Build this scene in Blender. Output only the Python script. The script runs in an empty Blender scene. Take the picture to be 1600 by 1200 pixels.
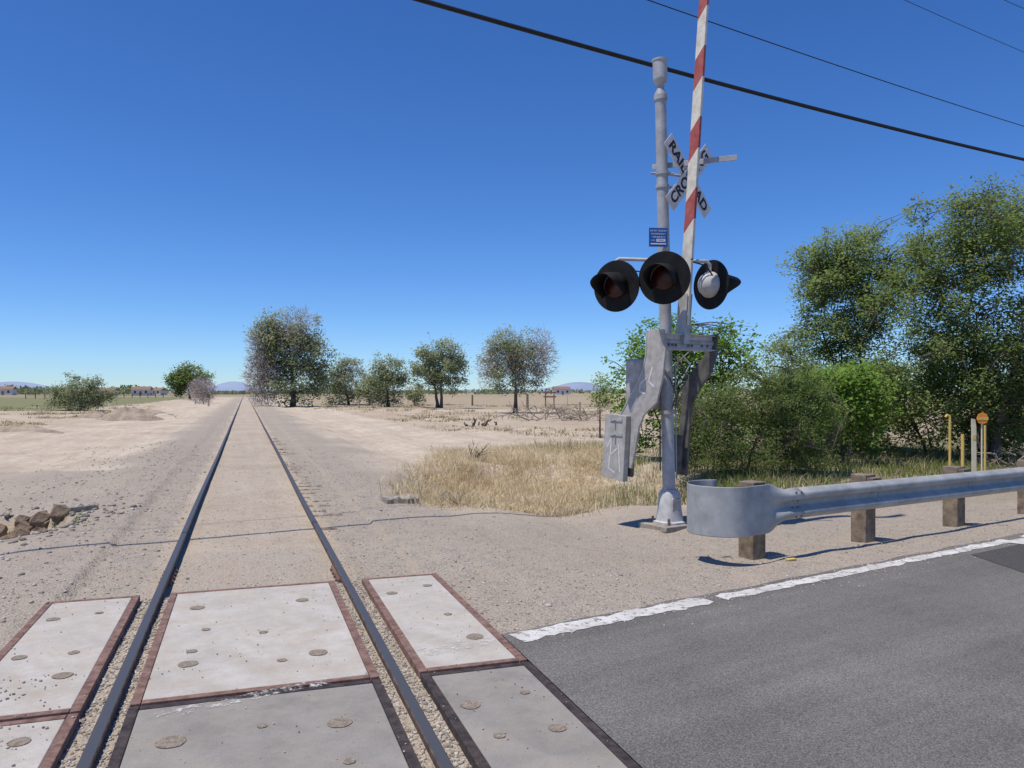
import bpy, math, random
import numpy as np
from mathutils import Vector, Matrix, noise as mn
random.seed(7); rng = np.random.default_rng(7)
C = bpy.context.scene.collection
F = 1240.0; H0 = 1.64; HZ = 612.0
D = (-0.3187, 0.9478); R = (0.9478, 0.3187)          # along the track / across it
A = (0.8424, 0.5388); B = (0.5388, -0.8424)            # along the road / towards the road
def uv2xy(u, v): return (R[0]*u + D[0]*v, R[1]*u + D[1]*v)
def xy2uv(x, y): return (x*R[0]+y*R[1], x*D[0]+y*D[1])
def roadq(x, y): return -(x*B[0] + (y-5.28)*B[1])      # >0 off the road
def sm(a, b, t):
    t = max(0., min(1., (t-a)/(b-a))); return t*t*(3-2*t)
def hole(x, y):
    dx = (x+7.35)/1.75; dy = (y-10.15)/1.0; return dx*dx+dy*dy+.35*mn.noise(Vector((x*2, y*2, 7)))
def hgt(x, y):
    u, v = xy2uv(x, y); uc = u-.0825; au = abs(uc)
    r = math.hypot(x, y)
    n = mn.noise(Vector((x*.9, y*.9, 0)))*.014 + mn.noise(Vector((x*3.1, y*3.1, 4)))*.008
    z = -.045 + n
    q = roadq(x, y)
    off = sm(0.5, 2.5, q) if u > 1.6 else sm(7.2, 9, v)
    if u < -1.6: off = sm(5.0, 7.5, v)
    if au < 1.5 and v > 7.1: z = -.085 + n*.6
    elif v > 7.1:
        z -= sm(2.0, 4.5, au)*.14*off
    z += mn.noise(Vector((x*.25, y*.25, 9)))*.10*sm(2.6, 6, au)*off
    z += mn.noise(Vector((x*.05, y*.05, 2)))*.22*sm(6, 14, au)*sm(14, 40, r)
    if au > 2 and v > 9: z += .035*math.sin(uc*2.6+mn.noise(Vector((v*.1, uc*.2, 0)))*2)*sm(2, 3, au)*(1-sm(9, 14, au))
    dx = (x-.9)/3.3; dy = (y-16.0)/3.9
    e = dx*dx+dy*dy
    if e < 2: z -= .50*(1-sm(.45, 1.15, e+.15*mn.noise(Vector((x, y, 1)))))
    if -10 < x < -5 and 8 < y < 13: z -= .6*(1-sm(.6, 1.0, hole(x, y)))
    if r > 600: z = -.3
    return z
def PX(px, Y): return (px-800)/F*Y
def PZ(py, Y): return H0-(py-HZ)/F*Y
def G(px, py):
    Y = H0*F/(py-HZ); return PX(px, Y), Y

# ---------------------------------------------------------------- materials
def newmat(name):
    m = bpy.data.materials.new(name); m.use_nodes = True
    nt = m.node_tree; b = nt.nodes['Principled BSDF']; return m, nt, b
def noise_node(nt, scale, detail=5, rough=.6, vec=None):
    n = nt.nodes.new('ShaderNodeTexNoise'); n.inputs['Scale'].default_value = scale
    n.inputs['Detail'].default_value = detail; n.inputs['Roughness'].default_value = rough
    if vec is not None: nt.links.new(vec, n.inputs['Vector'])
    return n
def ramp(nt, fac, stops):
    r = nt.nodes.new('ShaderNodeValToRGB'); cr = r.color_ramp
    while len(cr.elements) < len(stops): cr.elements.new(.5)
    for e, (p, c) in zip(cr.elements, stops): e.position = p; e.color = (*c, 1) if len(c) == 3 else c
    nt.links.new(fac, r.inputs['Fac']); return r.outputs['Color']
def mix(nt, fac, a, b, mode='MIX'):
    m = nt.nodes.new('ShaderNodeMix'); m.data_type = 'RGBA'; m.blend_type = mode
    for sock, val in ((m.inputs[0], fac), (m.inputs[6], a), (m.inputs[7], b)):
        if hasattr(val, 'is_output'): nt.links.new(val, sock)
        elif isinstance(val, (int, float)): sock.default_value = val
        else: sock.default_value = (*val, 1)
    return m.outputs[2]
def math_node(nt, op, a, b=None, c=None):
    m = nt.nodes.new('ShaderNodeMath'); m.operation = op
    for i, val in enumerate((a, b, c)):
        if val is None: continue
        if hasattr(val, 'is_output'): nt.links.new(val, m.inputs[i])
        else: m.inputs[i].default_value = val
    return m.outputs[0]
def bump(nt, b, height, strength=.3, dist=.02):
    n = nt.nodes.new('ShaderNodeBump'); n.inputs['Strength'].default_value = strength; n.inputs['Distance'].default_value = dist
    nt.links.new(height, n.inputs['Height']); nt.links.new(n.outputs[0], b.inputs['Normal'])
def coord(nt, kind='Object'):
    return nt.nodes.new('ShaderNodeTexCoord').outputs[kind]
def simple(name, c1, c2, scale=8, rough=.7, metal=0, bs=.2, bd=.01, lo=.35, hi=.65, bscale=None, spec=.4):
    m, nt, b = newmat(name); co = coord(nt)
    n = noise_node(nt, scale, 6, .65, co)
    nt.links.new(ramp(nt, n.outputs['Fac'], [(lo, c1), (hi, c2)]), b.inputs['Base Color'])
    b.inputs['Roughness'].default_value = rough; b.inputs['Metallic'].default_value = metal
    b.inputs['Specular IOR Level'].default_value = spec
    if bs:
        n2 = noise_node(nt, bscale or scale*4, 4, .6, co); bump(nt, b, n2.outputs['Fac'], bs, bd)
    return m
M = {}
M['galv'] = simple('galvanised_steel', (.33, .335, .335), (.47, .475, .475), 6, .55, .2, .05, .003)
M['beam'] = simple('guardrail_steel', (.31, .315, .305), (.46, .465, .45), 4, .65, .2, .06, .003, spec=.3)
M['silver'] = simple('silver_paint', (.42, .41, .39), (.58, .57, .55), 9, .6, 0, .08, .003)
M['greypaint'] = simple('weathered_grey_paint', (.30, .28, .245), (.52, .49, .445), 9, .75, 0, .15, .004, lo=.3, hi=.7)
M['shaded_or_dark'] = simple('shaded_grey_paint', (.07, .066, .06), (.17, .16, .145), 7, .75, 0, .12, .004)  # grey paint with shade put into its colour; some dark cables share it
M['black'] = simple('black_paint', (.009, .009, .009), (.02, .02, .02), 6, .75, 0, .05, .003, spec=.2)
M['blackrubber'] = simple('black_cable', (.006, .006, .007), (.012, .012, .012), 6, .6, 0, 0)
M['lens'] = simple('dark_red_lens', (.030, .003, .003), (.055, .006, .006), 40, .3, 0, .2, .004)
M['white'] = simple('white_sign_sheet', (.58, .57, .54), (.76, .75, .71), 7, .6, 0, 0)
M['letter'] = simple('black_letter', (.015, .015, .015), (.03, .03, .03), 7, .6, 0, 0)
M['wletter'] = simple('white_letter', (.75, .75, .75), (.8, .8, .8), 7, .5, 0, 0)
M['blue'] = simple('blue_sign_sheet', (.008, .08, .30), (.012, .10, .38), 7, .45, 0, 0)
M['graffiti'] = simple('pale_spray_paint', (.58, .56, .54), (.72, .70, .67), 12, .7, 0, 0)
M['wood'] = simple('weathered_timber', (.14, .10, .07), (.32, .25, .17), 9, .85, 0, .5, .01, bscale=50)
M['wooddark'] = simple('creosoted_timber', (.10, .075, .055), (.30, .235, .17), 12, .9, 0, .6, .015, bscale=30)
M['rust'] = simple('rusty_steel', (.14, .075, .056), (.30, .185, .145), 14, .85, .1, .35, .006)
M['rubber'] = simple('dark_flange_rubber', (.024, .018, .017), (.085, .062, .055), 14, .8, 0, .3, .005)
M['yellow'] = simple('yellow_paint', (.62, .42, .09), (.72, .53, .16), 7, .6, 0, 0)
M['cream'] = simple('cream_paint', (.62, .56, .38), (.72, .68, .5), 7, .6, 0, 0)
M['orange'] = simple('orange_sign', (.75, .22, .03), (.8, .3, .04), 7, .5, 0, 0)
M['concreteold'] = simple('old_concrete', (.24, .205, .16), (.42, .37, .30), 9, .9, 0, .6, .02)
M['clod'] = simple('brown_dirt_clod', (.14, .095, .06), (.34, .25, .17), 7, .95, 0, .8, .03)
M['mound'] = simple('loose_dirt_mound', (.27, .205, .15), (.46, .37, .275), 1.5, .95, 0, .9, .1)
M['pocket'] = simple('gravel_filled_pocket', (.21, .165, .12), (.40, .33, .25), 40, .95, 0, .6, .02)
M['bark'] = simple('tree_bark', (.07, .055, .042), (.17, .14, .11), 14, .9, 0, .6, .02)
M['deadwood'] = simple('bleached_deadwood', (.25, .20, .15), (.42, .36, .29), 14, .9, 0, .4, .01)
M['darktwig'] = simple('dark_dead_branch', (.07, .05, .04), (.14, .11, .08), 14, .9, 0, .4, .01)
M['housewall'] = simple('pale_house_wall', (.6, .58, .54), (.72, .70, .66), 2, .8, 0, 0)
M['houseroof'] = simple('brown_house_roof', (.22, .13, .09), (.32, .2, .14), 2, .9, 0, 0)
M['houseglass'] = simple('dark_window_glass', (.03, .035, .04), (.05, .055, .06), 2, .2, 0, 0)
M['hill'] = simple('hazy_desert_hills', (.25, .30, .42), (.33, .39, .50), .002, 1, 0, 0)  # blue distance haze is put into the hill colour

def panelmat(name, c1, c2, c3, dust=.65):
    m, nt, b = newmat(name); co = coord(nt)
    n = noise_node(nt, 2.2, 8, .7, co)
    col = ramp(nt, n.outputs['Fac'], [(.30, c1), (.5, c2), (.68, c3)])
    g = noise_node(nt, 130, 3, .6, co)
    col = mix(nt, ramp(nt, g.outputs['Fac'], [(.30, (1, 1, 1)), (.42, (0, 0, 0))]), col, (c1[0]*.7, c1[1]*.65, c1[2]*.6))
    st = noise_node(nt, 3.2, 8, .8, co)
    col = mix(nt, math_node(nt, 'MULTIPLY', ramp(nt, st.outputs['Fac'], [(.42, (0, 0, 0)), (.64, (1, 1, 1))]), dust), col, (.43, .355, .26))
    nt.links.new(col, b.inputs['Base Color']); b.inputs['Roughness'].default_value = .9
    bump(nt, b, noise_node(nt, 90, 5, .7, co).outputs['Fac'], .35, .006)
    return m
M['panelwhite'] = panelmat('pale_panel_concrete', (.38, .35, .30), (.51, .475, .42), (.59, .555, .50))
M['panelgrey'] = panelmat('driven_panel_concrete', (.205, .19, .165), (.275, .255, .225), (.335, .31, .275), .35)

m, nt, b = newmat('asphalt'); co = coord(nt)
sp = noise_node(nt, 110, 4, .75, co); lg = noise_node(nt, .7, 6, .65, co)
mpa = nt.nodes.new('ShaderNodeMapping'); mpa.vector_type = 'TEXTURE'; mpa.inputs['Rotation'].default_value = (0, 0, math.radians(32.6)); mpa.inputs['Scale'].default_value = (8, .5, 1)
nt.links.new(co, mpa.inputs['Vector']); lane = noise_node(nt, 1, 4, .6, mpa.outputs[0])
col = ramp(nt, lg.outputs['Fac'], [(.3, (.135, .127, .115)), (.7, (.19, .18, .163))])
col = mix(nt, .6, col, ramp(nt, lane.outputs['Fac'], [(.35, (.36, .36, .36)), (.65, (.62, .62, .62))]), 'OVERLAY')
col = mix(nt, .85, col, ramp(nt, sp.outputs['Fac'], [(.33, (.15, .15, .15)), (.5, (.5, .5, .5)), (.66, (.95, .93, .90))]), 'OVERLAY')
vor = nt.nodes.new('ShaderNodeTexVoronoi'); vor.inputs['Scale'].default_value = 60; nt.links.new(co, vor.inputs['Vector'])
col = mix(nt, ramp(nt, vor.outputs['Distance'], [(.14, (.6, .6, .6)), (.24, (0, 0, 0))]), col, (.34, .31, .27))
nt.links.new(col, b.inputs['Base Color']); b.inputs['Roughness'].default_value = .9; b.inputs['Specular IOR Level'].default_value = .2
bump(nt, b, sp.outputs['Fac'], .6, .008); M['asphalt'] = m
M['patch'] = simple('dark_asphalt_patch', (.065, .062, .058), (.10, .096, .09), 40, .9, 0, .5, .005, spec=.2)
def worn(name, thr, sc=14):
    m, nt, b = newmat(name); co = coord(nt)
    n = noise_node(nt, sc, 8, .8, co)
    n3 = noise_node(nt, 3, 3, .6, co)
    nt.links.new(ramp(nt, n3.outputs['Fac'], [(.35, (.52, .49, .44)), (.62, (.70, .68, .63))]), b.inputs['Base Color'])
    nt.links.new(ramp(nt, n.outputs['Fac'], [(thr-.05, (0, 0, 0)), (thr+.05, (1, 1, 1))]), b.inputs['Alpha'])
    b.inputs['Roughness'].default_value = .85
    return m
M['paint'] = worn('worn_white_road_paint', .42)
M['paintworn'] = worn('scuffed_white_paint', .55, 18)

m, nt, b = newmat('rail_steel'); co = coord(nt)
g = nt.nodes.new('ShaderNodeNewGeometry'); sx = nt.nodes.new('ShaderNodeSeparateXYZ'); nt.links.new(g.outputs['True Normal'], sx.inputs[0])
top = ramp(nt, sx.outputs['Z'], [(.80, (0, 0, 0)), (.93, (1, 1, 1))])
n = noise_node(nt, 12, 5, .6, co)
side = ramp(nt, n.outputs['Fac'], [(.35, (.05, .034, .027)), (.65, (.15, .10, .075))])
nt.links.new(mix(nt, top, side, (.125, .118, .11)), b.inputs['Base Color'])
nt.links.new(math_node(nt, 'MULTIPLY', top, .45), b.inputs['Metallic'])
nt.links.new(math_node(nt, 'MULTIPLY_ADD', top, -.34, .8), b.inputs['Roughness']); M['rail'] = m

m, nt, b = newmat('desert_ground'); co = coord(nt)
at = nt.nodes.new('ShaderNodeAttribute'); at.attribute_name = 'zones'
sep = nt.nodes.new('ShaderNodeSeparateColor'); nt.links.new(at.outputs['Color'], sep.inputs[0])
big = noise_node(nt, .45, 5, .6, co); mid = noise_node(nt, 4.5, 6, .7, co); fine = noise_node(nt, 55, 3, .7, co)
mp = nt.nodes.new('ShaderNodeMapping'); mp.vector_type = 'TEXTURE'; mp.inputs['Rotation'].default_value = (0, 0, math.radians(18.6)); mp.inputs['Scale'].default_value = (.35, 9, 1)
nt.links.new(co, mp.inputs['Vector']); streak = noise_node(nt, 1, 5, .65, mp.outputs[0])
sand = ramp(nt, big.outputs['Fac'], [(.3, (.48, .395, .295)), (.5, (.56, .47, .36)), (.7, (.62, .53, .415))])
sand = mix(nt, .32, sand, ramp(nt, streak.outputs['Fac'], [(.35, (.40, .385, .37)), (.62, (.62, .61, .60))]), 'OVERLAY')
sand = mix(nt, .6, sand, ramp(nt, mid.outputs['Fac'], [(.35, (.36, .35, .34)), (.6, (.6, .6, .6))]), 'OVERLAY')
v1 = nt.nodes.new('ShaderNodeTexVoronoi'); v1.inputs['Scale'].default_value = 60; nt.links.new(co, v1.inputs['Vector'])
v2 = nt.nodes.new('ShaderNodeTexVoronoi'); v2.inputs['Scale'].default_value = 130; nt.links.new(co, v2.inputs['Vector'])
gsep = nt.nodes.new('ShaderNodeSeparateColor'); nt.links.new(v1.outputs['Color'], gsep.inputs[0])
gsep2 = nt.nodes.new('ShaderNodeSeparateColor'); nt.links.new(v2.outputs['Color'], gsep2.inputs[0])
gr = ramp(nt, gsep.outputs[0], [(0, (.32, .275, .225)), (.45, (.425, .375, .31)), (.8, (.505, .45, .375)), (1, (.61, .55, .47))])
gr2 = ramp(nt, gsep2.outputs[0], [(0, (.35, .30, .24)), (.5, (.465, .405, .33)), (1, (.565, .50, .415))])
gr = mix(nt, .5, gr, gr2)
gr = mix(nt, ramp(nt, v1.outputs['Distance'], [(.42, (0, 0, 0)), (.75, (1, 1, 1))]), gr, (.30, .25, .20))
gf = math_node(nt, 'MULTIPLY', sep.outputs[0], ramp(nt, mid.outputs['Fac'], [(.30, (.30, .30, .30)), (.58, (1, 1, 1))]))
c = mix(nt, gf, sand, gr)
grass = ramp(nt, mid.outputs['Fac'], [(.35, (.08, .11, .03)), (.6, (.16, .20, .06))])
c = mix(nt, math_node(nt, 'MULTIPLY', sep.outputs[1], .9), c, grass)
dry = ramp(nt, mid.outputs['Fac'], [(.35, (.27, .20, .135)), (.6, (.48, .375, .25))])
c = mix(nt, math_node(nt, 'MULTIPLY', sep.outputs[2], .9), c, dry)
nt.links.new(c, b.inputs['Base Color']); b.inputs['Roughness'].default_value = .95; b.inputs['Specular IOR Level'].default_value = .1
hh = math_node(nt, 'ADD', math_node(nt, 'MULTIPLY', mid.outputs['Fac'], 1.7), math_node(nt, 'MULTIPLY', fine.outputs['Fac'], .35))
hh = math_node(nt, 'SUBTRACT', hh, math_node(nt, 'MULTIPLY', math_node(nt, 'MULTIPLY', v1.outputs['Distance'], sep.outputs[0]), .30))
bump(nt, b, hh, .8, .05); M['ground'] = m

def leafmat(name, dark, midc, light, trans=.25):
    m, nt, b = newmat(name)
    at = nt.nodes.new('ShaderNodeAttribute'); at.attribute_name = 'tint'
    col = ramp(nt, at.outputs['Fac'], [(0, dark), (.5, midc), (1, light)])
    df = nt.nodes.new('ShaderNodeBsdfDiffuse'); nt.links.new(col, df.inputs['Color'])
    out = nt.nodes['Material Output']; nt.nodes.remove(b)
    if trans:
        tr = nt.nodes.new('ShaderNodeBsdfTranslucent'); nt.links.new(col, tr.inputs['Color'])
        ms = nt.nodes.new('ShaderNodeMixShader'); ms.inputs[0].default_value = trans
        nt.links.new(df.outputs[0], ms.inputs[1]); nt.links.new(tr.outputs[0], ms.inputs[2]); nt.links.new(ms.outputs[0], out.inputs['Surface'])
    else: nt.links.new(df.outputs[0], out.inputs['Surface'])
    return m
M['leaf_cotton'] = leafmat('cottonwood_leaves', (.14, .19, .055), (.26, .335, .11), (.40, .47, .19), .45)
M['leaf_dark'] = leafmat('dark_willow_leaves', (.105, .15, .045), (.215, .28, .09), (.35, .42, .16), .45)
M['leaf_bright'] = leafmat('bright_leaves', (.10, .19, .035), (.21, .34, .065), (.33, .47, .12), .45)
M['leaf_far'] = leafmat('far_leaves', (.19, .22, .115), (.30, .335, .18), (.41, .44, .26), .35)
M['twig'] = leafmat('bare_pinkish_twigs', (.30, .255, .23), (.43, .37, .34), (.54, .48, .44), 0)
M['straw'] = leafmat('dry_straw', (.50, .38, .21), (.70, .58, .36), (.83, .73, .51), .3)
M['reed'] = leafmat('green_reed', (.13, .17, .05), (.25, .29, .095), (.42, .42, .18), .3)
M['scrub'] = leafmat('dry_scrub', (.28, .22, .15), (.42, .34, .23), (.56, .47, .33), .1)
M['stone'] = leafmat('mixed_stones', (.22, .19, .16), (.41, .365, .305), (.58, .53, .46), 0)

# ---------------------------------------------------------------- mesh builder
def root_loc(p):
    while p.parent: p = p.parent
    return p.location.copy()
class MB:
    def __init__(s): s.v = []; s.f = []
    def add(s, vs, fs):
        o = len(s.v); s.v += [tuple(v) for v in vs]; s.f += [tuple(i+o for i in f) for f in fs]; return s
    def box(s, c, size, ax=None):
        X, Y, Z = [Vector(a) for a in (ax or ((1, 0, 0), (0, 1, 0), (0, 0, 1)))]
        c = Vector(c); a, b_, d = [t/2 for t in size]
        vs = [c+X*(a*i)+Y*(b_*j)+Z*(d*k) for k in (-1, 1) for j in (-1, 1) for i in (-1, 1)]
        return s.add(vs, [(0, 2, 3, 1), (4, 5, 7, 6), (0, 1, 5, 4), (2, 6, 7, 3), (0, 4, 6, 2), (1, 3, 7, 5)])
    def tube(s, pts, rad, n=8, cap=True):
        pts = [Vector(p) for p in pts]
        if isinstance(rad, (int, float)): rad = [rad]*len(pts)
        rings = []; prev = None
        for i, p in enumerate(pts):
            t = (pts[min(i+1, len(pts)-1)]-pts[max(i-1, 0)])
            if t.length < 1e-9: t = Vector((0, 0, 1))
            t.normalize()
            if prev is None: a = t.orthogonal().normalized()
            else:
                a = prev-t*prev.dot(t)
                a = a.normalized() if a.length > 1e-6 else t.orthogonal().normalized()
            prev = a; b_ = t.cross(a)
            rings.append([p+(a*math.cos(2*math.pi*k/n)+b_*math.sin(2*math.pi*k/n))*rad[i] for k in range(n)])
        vs = [v for r in rings for v in r]; fs = []
        for i in range(len(pts)-1):
            for k in range(n): fs.append((i*n+k, i*n+(k+1) % n, (i+1)*n+(k+1) % n, (i+1)*n+k))
        if cap: fs.append(tuple(range(n-1, -1, -1))); fs.append(tuple((len(pts)-1)*n+k for k in range(n)))
        return s.add(vs, fs)
    def lathe(s, c, axis, prof, n=24):
        c = Vector(c); axis = Vector(axis).normalized()
        a = axis.orthogonal().normalized(); b_ = axis.cross(a)
        vs = [c+axis*h+(a*math.cos(2*math.pi*k/n)+b_*math.sin(2*math.pi*k/n))*max(r, .0005) for h, r in prof for k in range(n)]
        fs = []
        for i in range(len(prof)-1):
            for k in range(n): fs.append((i*n+k, i*n+(k+1) % n, (i+1)*n+(k+1) % n, (i+1)*n+k))
        fs.append(tuple(range(n-1, -1, -1))); fs.append(tuple((len(prof)-1)*n+k for k in range(n)))
        return s.add(vs, fs)
    def prism(s, poly, ext):
        ext = Vector(ext); n = len(poly); p = [Vector(q) for q in poly]
        vs = p+[q+ext for q in p]
        fs = [tuple(range(n)), tuple(range(2*n-1, n-1, -1))]+[(i, i+n, (i+1) % n+n, (i+1) % n) for i in range(n)]
        return s.add(vs, fs)
    def strip(s, rows):
        m_ = len(rows[0]); vs = [p for r in rows for p in r]
        return s.add(vs, [(i*m_+j, i*m_+j+1, (i+1)*m_+j+1, (i+1)*m_+j) for i in range(len(rows)-1) for j in range(m_-1)])
    def build(s, name, mat, parent=None, loc=None, smooth=True, bevel=0, solid=0):
        o0 = root_loc(parent) if parent else Vector(loc or (0, 0, 0))
        me = bpy.data.meshes.new(name)
        me.from_pydata([(v[0]-o0.x, v[1]-o0.y, v[2]-o0.z) for v in s.v], [], s.f)
        me.materials.append(M[mat])
        if smooth: me.shade_smooth(); me.set_sharp_from_angle(angle=math.radians(38))
        o = bpy.data.objects.new(name, me); C.objects.link(o)
        if parent: o.parent = parent
        else: o.location = o0
        if solid: md = o.modifiers.new('t', 'SOLIDIFY'); md.thickness = solid; md.offset = 0
        if bevel: md = o.modifiers.new('b', 'BEVEL'); md.width = bevel; md.segments = 2; md.limit_method = 'ANGLE'
        return o
def fastmesh(name, V, Fa, mat, parent=None, loc=(0, 0, 0), tint=None, smooth=False):
    V = np.asarray(V, dtype=np.float32); Fa = np.asarray(Fa, dtype=np.int32)
    o0 = np.array(root_loc(parent) if parent else loc, dtype=np.float32)
    k = Fa.shape[1]; me = bpy.data.meshes.new(name)
    me.vertices.add(len(V)); me.vertices.foreach_set('co', (V-o0).ravel())
    me.loops.add(Fa.size); me.loops.foreach_set('vertex_index', Fa.ravel())
    me.polygons.add(len(Fa)); me.polygons.foreach_set('loop_start', np.arange(0, Fa.size, k, dtype=np.int32))
    me.update(calc_edges=True)
    if tint is not None:
        a = me.attributes.new('tint', 'FLOAT', 'POINT'); a.data.foreach_set('value', np.clip(tint, 0, 1).astype(np.float32))
    if smooth: me.shade_smooth()
    me.materials.append(M[mat])
    o = bpy.data.objects.new(name, me); C.objects.link(o)
    if parent: o.parent = parent
    else: o.location = loc
    return o
def tag(o, label=None, cat=None, group=None, kind=None):
    if label: o['label'] = label
    if cat: o['category'] = cat
    if group: o['group'] = group
    if kind: o['kind'] = kind
    return o
def thing(name, label, cat, loc, group=None):
    o = bpy.data.objects.new(name, None); C.objects.link(o); o.location = loc; o.empty_display_size = .2
    return tag(o, label, cat, group)

# ---------------------------------------------------------------- camera, light, sky
cam = bpy.data.cameras.new('camera'); co_ = bpy.data.objects.new('camera', cam); C.objects.link(co_)
co_.location = (0, 0, H0); co_.rotation_euler = (math.radians(90), 0, 0)
cam.lens = 36*F/1600; cam.sensor_width = 36; cam.shift_y = 12/1600; cam.clip_start = .1; cam.clip_end = 30000
bpy.context.scene.camera = co_
EL = math.radians(68); saz = (-A[0], -A[1])
w = bpy.data.worlds.new('World'); bpy.context.scene.world = w; w.use_nodes = True; nt = w.node_tree
sky = nt.nodes.new('ShaderNodeTexSky'); sky.sky_type = 'NISHITA'; sky.sun_disc = False
sky.sun_elevation = EL; sky.sun_rotation = math.atan2(saz[0], saz[1]); sky.altitude = 1300; sky.air_density = .95; sky.dust_density = .1; sky.ozone_density = 2.2
hs = nt.nodes.new('ShaderNodeHueSaturation'); hs.inputs['Saturation'].default_value = 1.2
nt.links.new(sky.outputs[0], hs.inputs['Color'])
tc = mix(nt, 1.0, hs.outputs[0], (.70, .93, 1.30), 'MULTIPLY')
nt.links.new(tc, nt.nodes['Background'].inputs[0]); nt.nodes['Background'].inputs[1].default_value = .108
L = bpy.data.lights.new('sun', 'SUN'); L.energy = 4.0; L.angle = math.radians(.5); L.color = (1, .935, .84)
lo = bpy.data.objects.new('sun', L); C.objects.link(lo)
sd = Vector((saz[0]*math.cos(EL), saz[1]*math.cos(EL), math.sin(EL)))
lo.rotation_euler = sd.to_track_quat('Z', 'Y').to_euler(); lo.location = (0, 0, 30)
vs_ = bpy.context.scene.view_settings; vs_.view_transform = 'Standard'; vs_.look = 'None'; vs_.exposure = 0

# ---------------------------------------------------------------- ground
angs = np.radians(np.concatenate([np.arange(-50, 50, .22), np.arange(50, 310, 4)]))
rings = [0.05]+list(1.5*1.0235**np.arange(0, 190)); r_ = rings[-1]
while r_ < 9000: r_ *= 1.07; rings.append(r_)
na = len(angs); V = []; Z = []
for r_ in rings:
    for a in angs:
        x, y = r_*math.sin(a), r_*math.cos(a)
        z = hgt(x, y); V.append((x, y, z))
        u, v = xy2uv(x, y); au = abs(u-.0825); q = roadq(x, y)
        nn = mn.noise(Vector((x*.35, y*.35, 3))); nn2 = mn.noise(Vector((x*.06, y*.06, 5)))
        grv = 0; grn = 0; dry = 0
        if au < 1.5: grv = .45 if v > 9 else .7
        if au > .95: grv = max(grv, (1-sm(2.2, 3.6, au+nn))*.95)
        if u > 1: grv = max(grv, (1-sm(3.0, 7.5, q+nn*2))*.95)
        if u < -1 and y < 18: grv = max(grv, .85*(1-sm(4.5, 8.0, au+nn*2)))
        px = 800+x/max(y, .1)*F if y > .5 else -9999
        if y > 13 and px > 985: dry = sm(985, 1050, px+nn*60)*.8; grn = .6*sm(1000, 1100, px+nn*60)*(1-sm(.2, .5, nn))
        if y > 13 and px > 985 and y < 15.8: dry *= .3; grn *= .2
        if 24 < y and au > 8 and u > 0: dry = max(dry, sm(26, 45, y+nn*14)*(.35+.6*nn2+.3*nn))
        if y > 85 and u > 9: dry = max(dry, .8); grn = max(grn, .35)
        if u < -9 and y > 28: dry = max(dry, sm(30, 45, y+nn*10)*.5*(.6+nn))
        if u < -15 and y > 75: grn = .9; dry = .1
        if y > 260: grn = max(grn, .6); dry = .7
        e = ((x-.9)/3.6)**2+((y-16)/4.2)**2
        if e < 1.1: dry = max(dry, .45*(1-sm(.7, 1.1, e))); grv *= sm(.6, 1.1, e)
        if -10 < x < -5 and 8 < y < 13:
            e = hole(x, y); dry = max(dry, 1-sm(.85, 1.05, e)); grv *= sm(.7, 1.1, e)
        Z.append((grv, grn, max(0, min(1, dry)), 1))
nr = len(rings); ii = np.arange(nr-1)[:, None]*na; jj = np.arange(na)[None, :]; jn = (jj+1) % na
Fq = np.stack([ii+jj, ii+na+jj, ii+na+jn, ii+jn], -1).reshape(-1, 4)[:, ::-1]
g = fastmesh('ground', V, Fq, 'ground', smooth=True)
ca = g.data.attributes.new('zones', 'FLOAT_COLOR', 'POINT'); ca.data.foreach_set('color', np.array(Z, dtype=np.float32).ravel())
tag(g, kind='structure')

def rp(s, q, z): return (A[0]*s-B[0]*q, 5.28+A[1]*s-B[1]*q, z)     # road coords
UR = 1.655; UL = -1.49
def road_mesh(u0, sgn, name):
    mb = MB(); rows = []
    ss = [i*.12 for i in range(0, 150)]+[18+i*4 for i in range(1, 30)]
    for t in ss:
        row = []
        for j, q in enumerate((.15, .1, -.5, -2, -4, -8)):
            s0 = (u0-(5.28*R[1])+q*(B[0]*R[0]+B[1]*R[1]))/(A[0]*R[0]+A[1]*R[1])
            if j == 0:
                qq = q+mn.noise(Vector((t*2.2, 1, sgn)))*.06
                row.append(rp(s0+sgn*t, qq+.02, -.09)); row.append(rp(s0+sgn*t, qq, -.012))
            else: row.append(rp(s0+sgn*t, q, -.012))
        rows.append(row if sgn > 0 else row[::-1])
    mb.strip(rows); return tag(mb.build(name, 'asphalt', smooth=False), kind='structure')
road_mesh(UR, 1, 'road'); road_mesh(UL, -1, 'road')
def line(s0, s1, qc, w_, z, mat, name='edge_line', rag=.02):
    mb = MB(); rows = []; n = max(6, int((s1-s0)/.05))
    for i in range(n+1):
        s = s0+(s1-s0)*i/n; a = mn.noise(Vector((s*5, 3, 1)))*rag+mn.noise(Vector((s*17, 3, 1)))*rag*.6; b_ = mn.noise(Vector((s*5, 9, 1)))*rag+mn.noise(Vector((s*15, 8, 1)))*rag*.7
        rows.append([rp(s, qc+w_/2+a, z), rp(s, qc-w_/2+b_, z)])
    mb.strip(rows); return tag(mb.build(name, mat, smooth=False), kind='structure')
line(.04, 1.85, .02, .18, -.008, 'paint', rag=.05)
line(1.98, 6.55, .0, .14, -.008, 'paint', rag=.035); line(6.9, 30, .0, .13, -.008, 'paint', rag=.03)
line(-.64, -.12, .05, .16, .003, 'paintworn', rag=.04)
line(-2.2, -1.3, -.10, .10, .003, 'paintworn', rag=.03)
mb = MB(); mb.strip([[rp(5.4, -.18, -.008), rp(4.9, -1.0, -.008)], [rp(12, -.18, -.008), rp(12, -1.2, -.008)]])
tag(mb.build('asphalt_patch', 'patch', smooth=False), kind='structure')
mb = MB(); mb.strip([[rp(6.35, -.02, -.004), rp(6.45, -.30, -.004)], [rp(7.6, -.02, -.004), rp(7.7, -.30, -.004)]])
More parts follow.
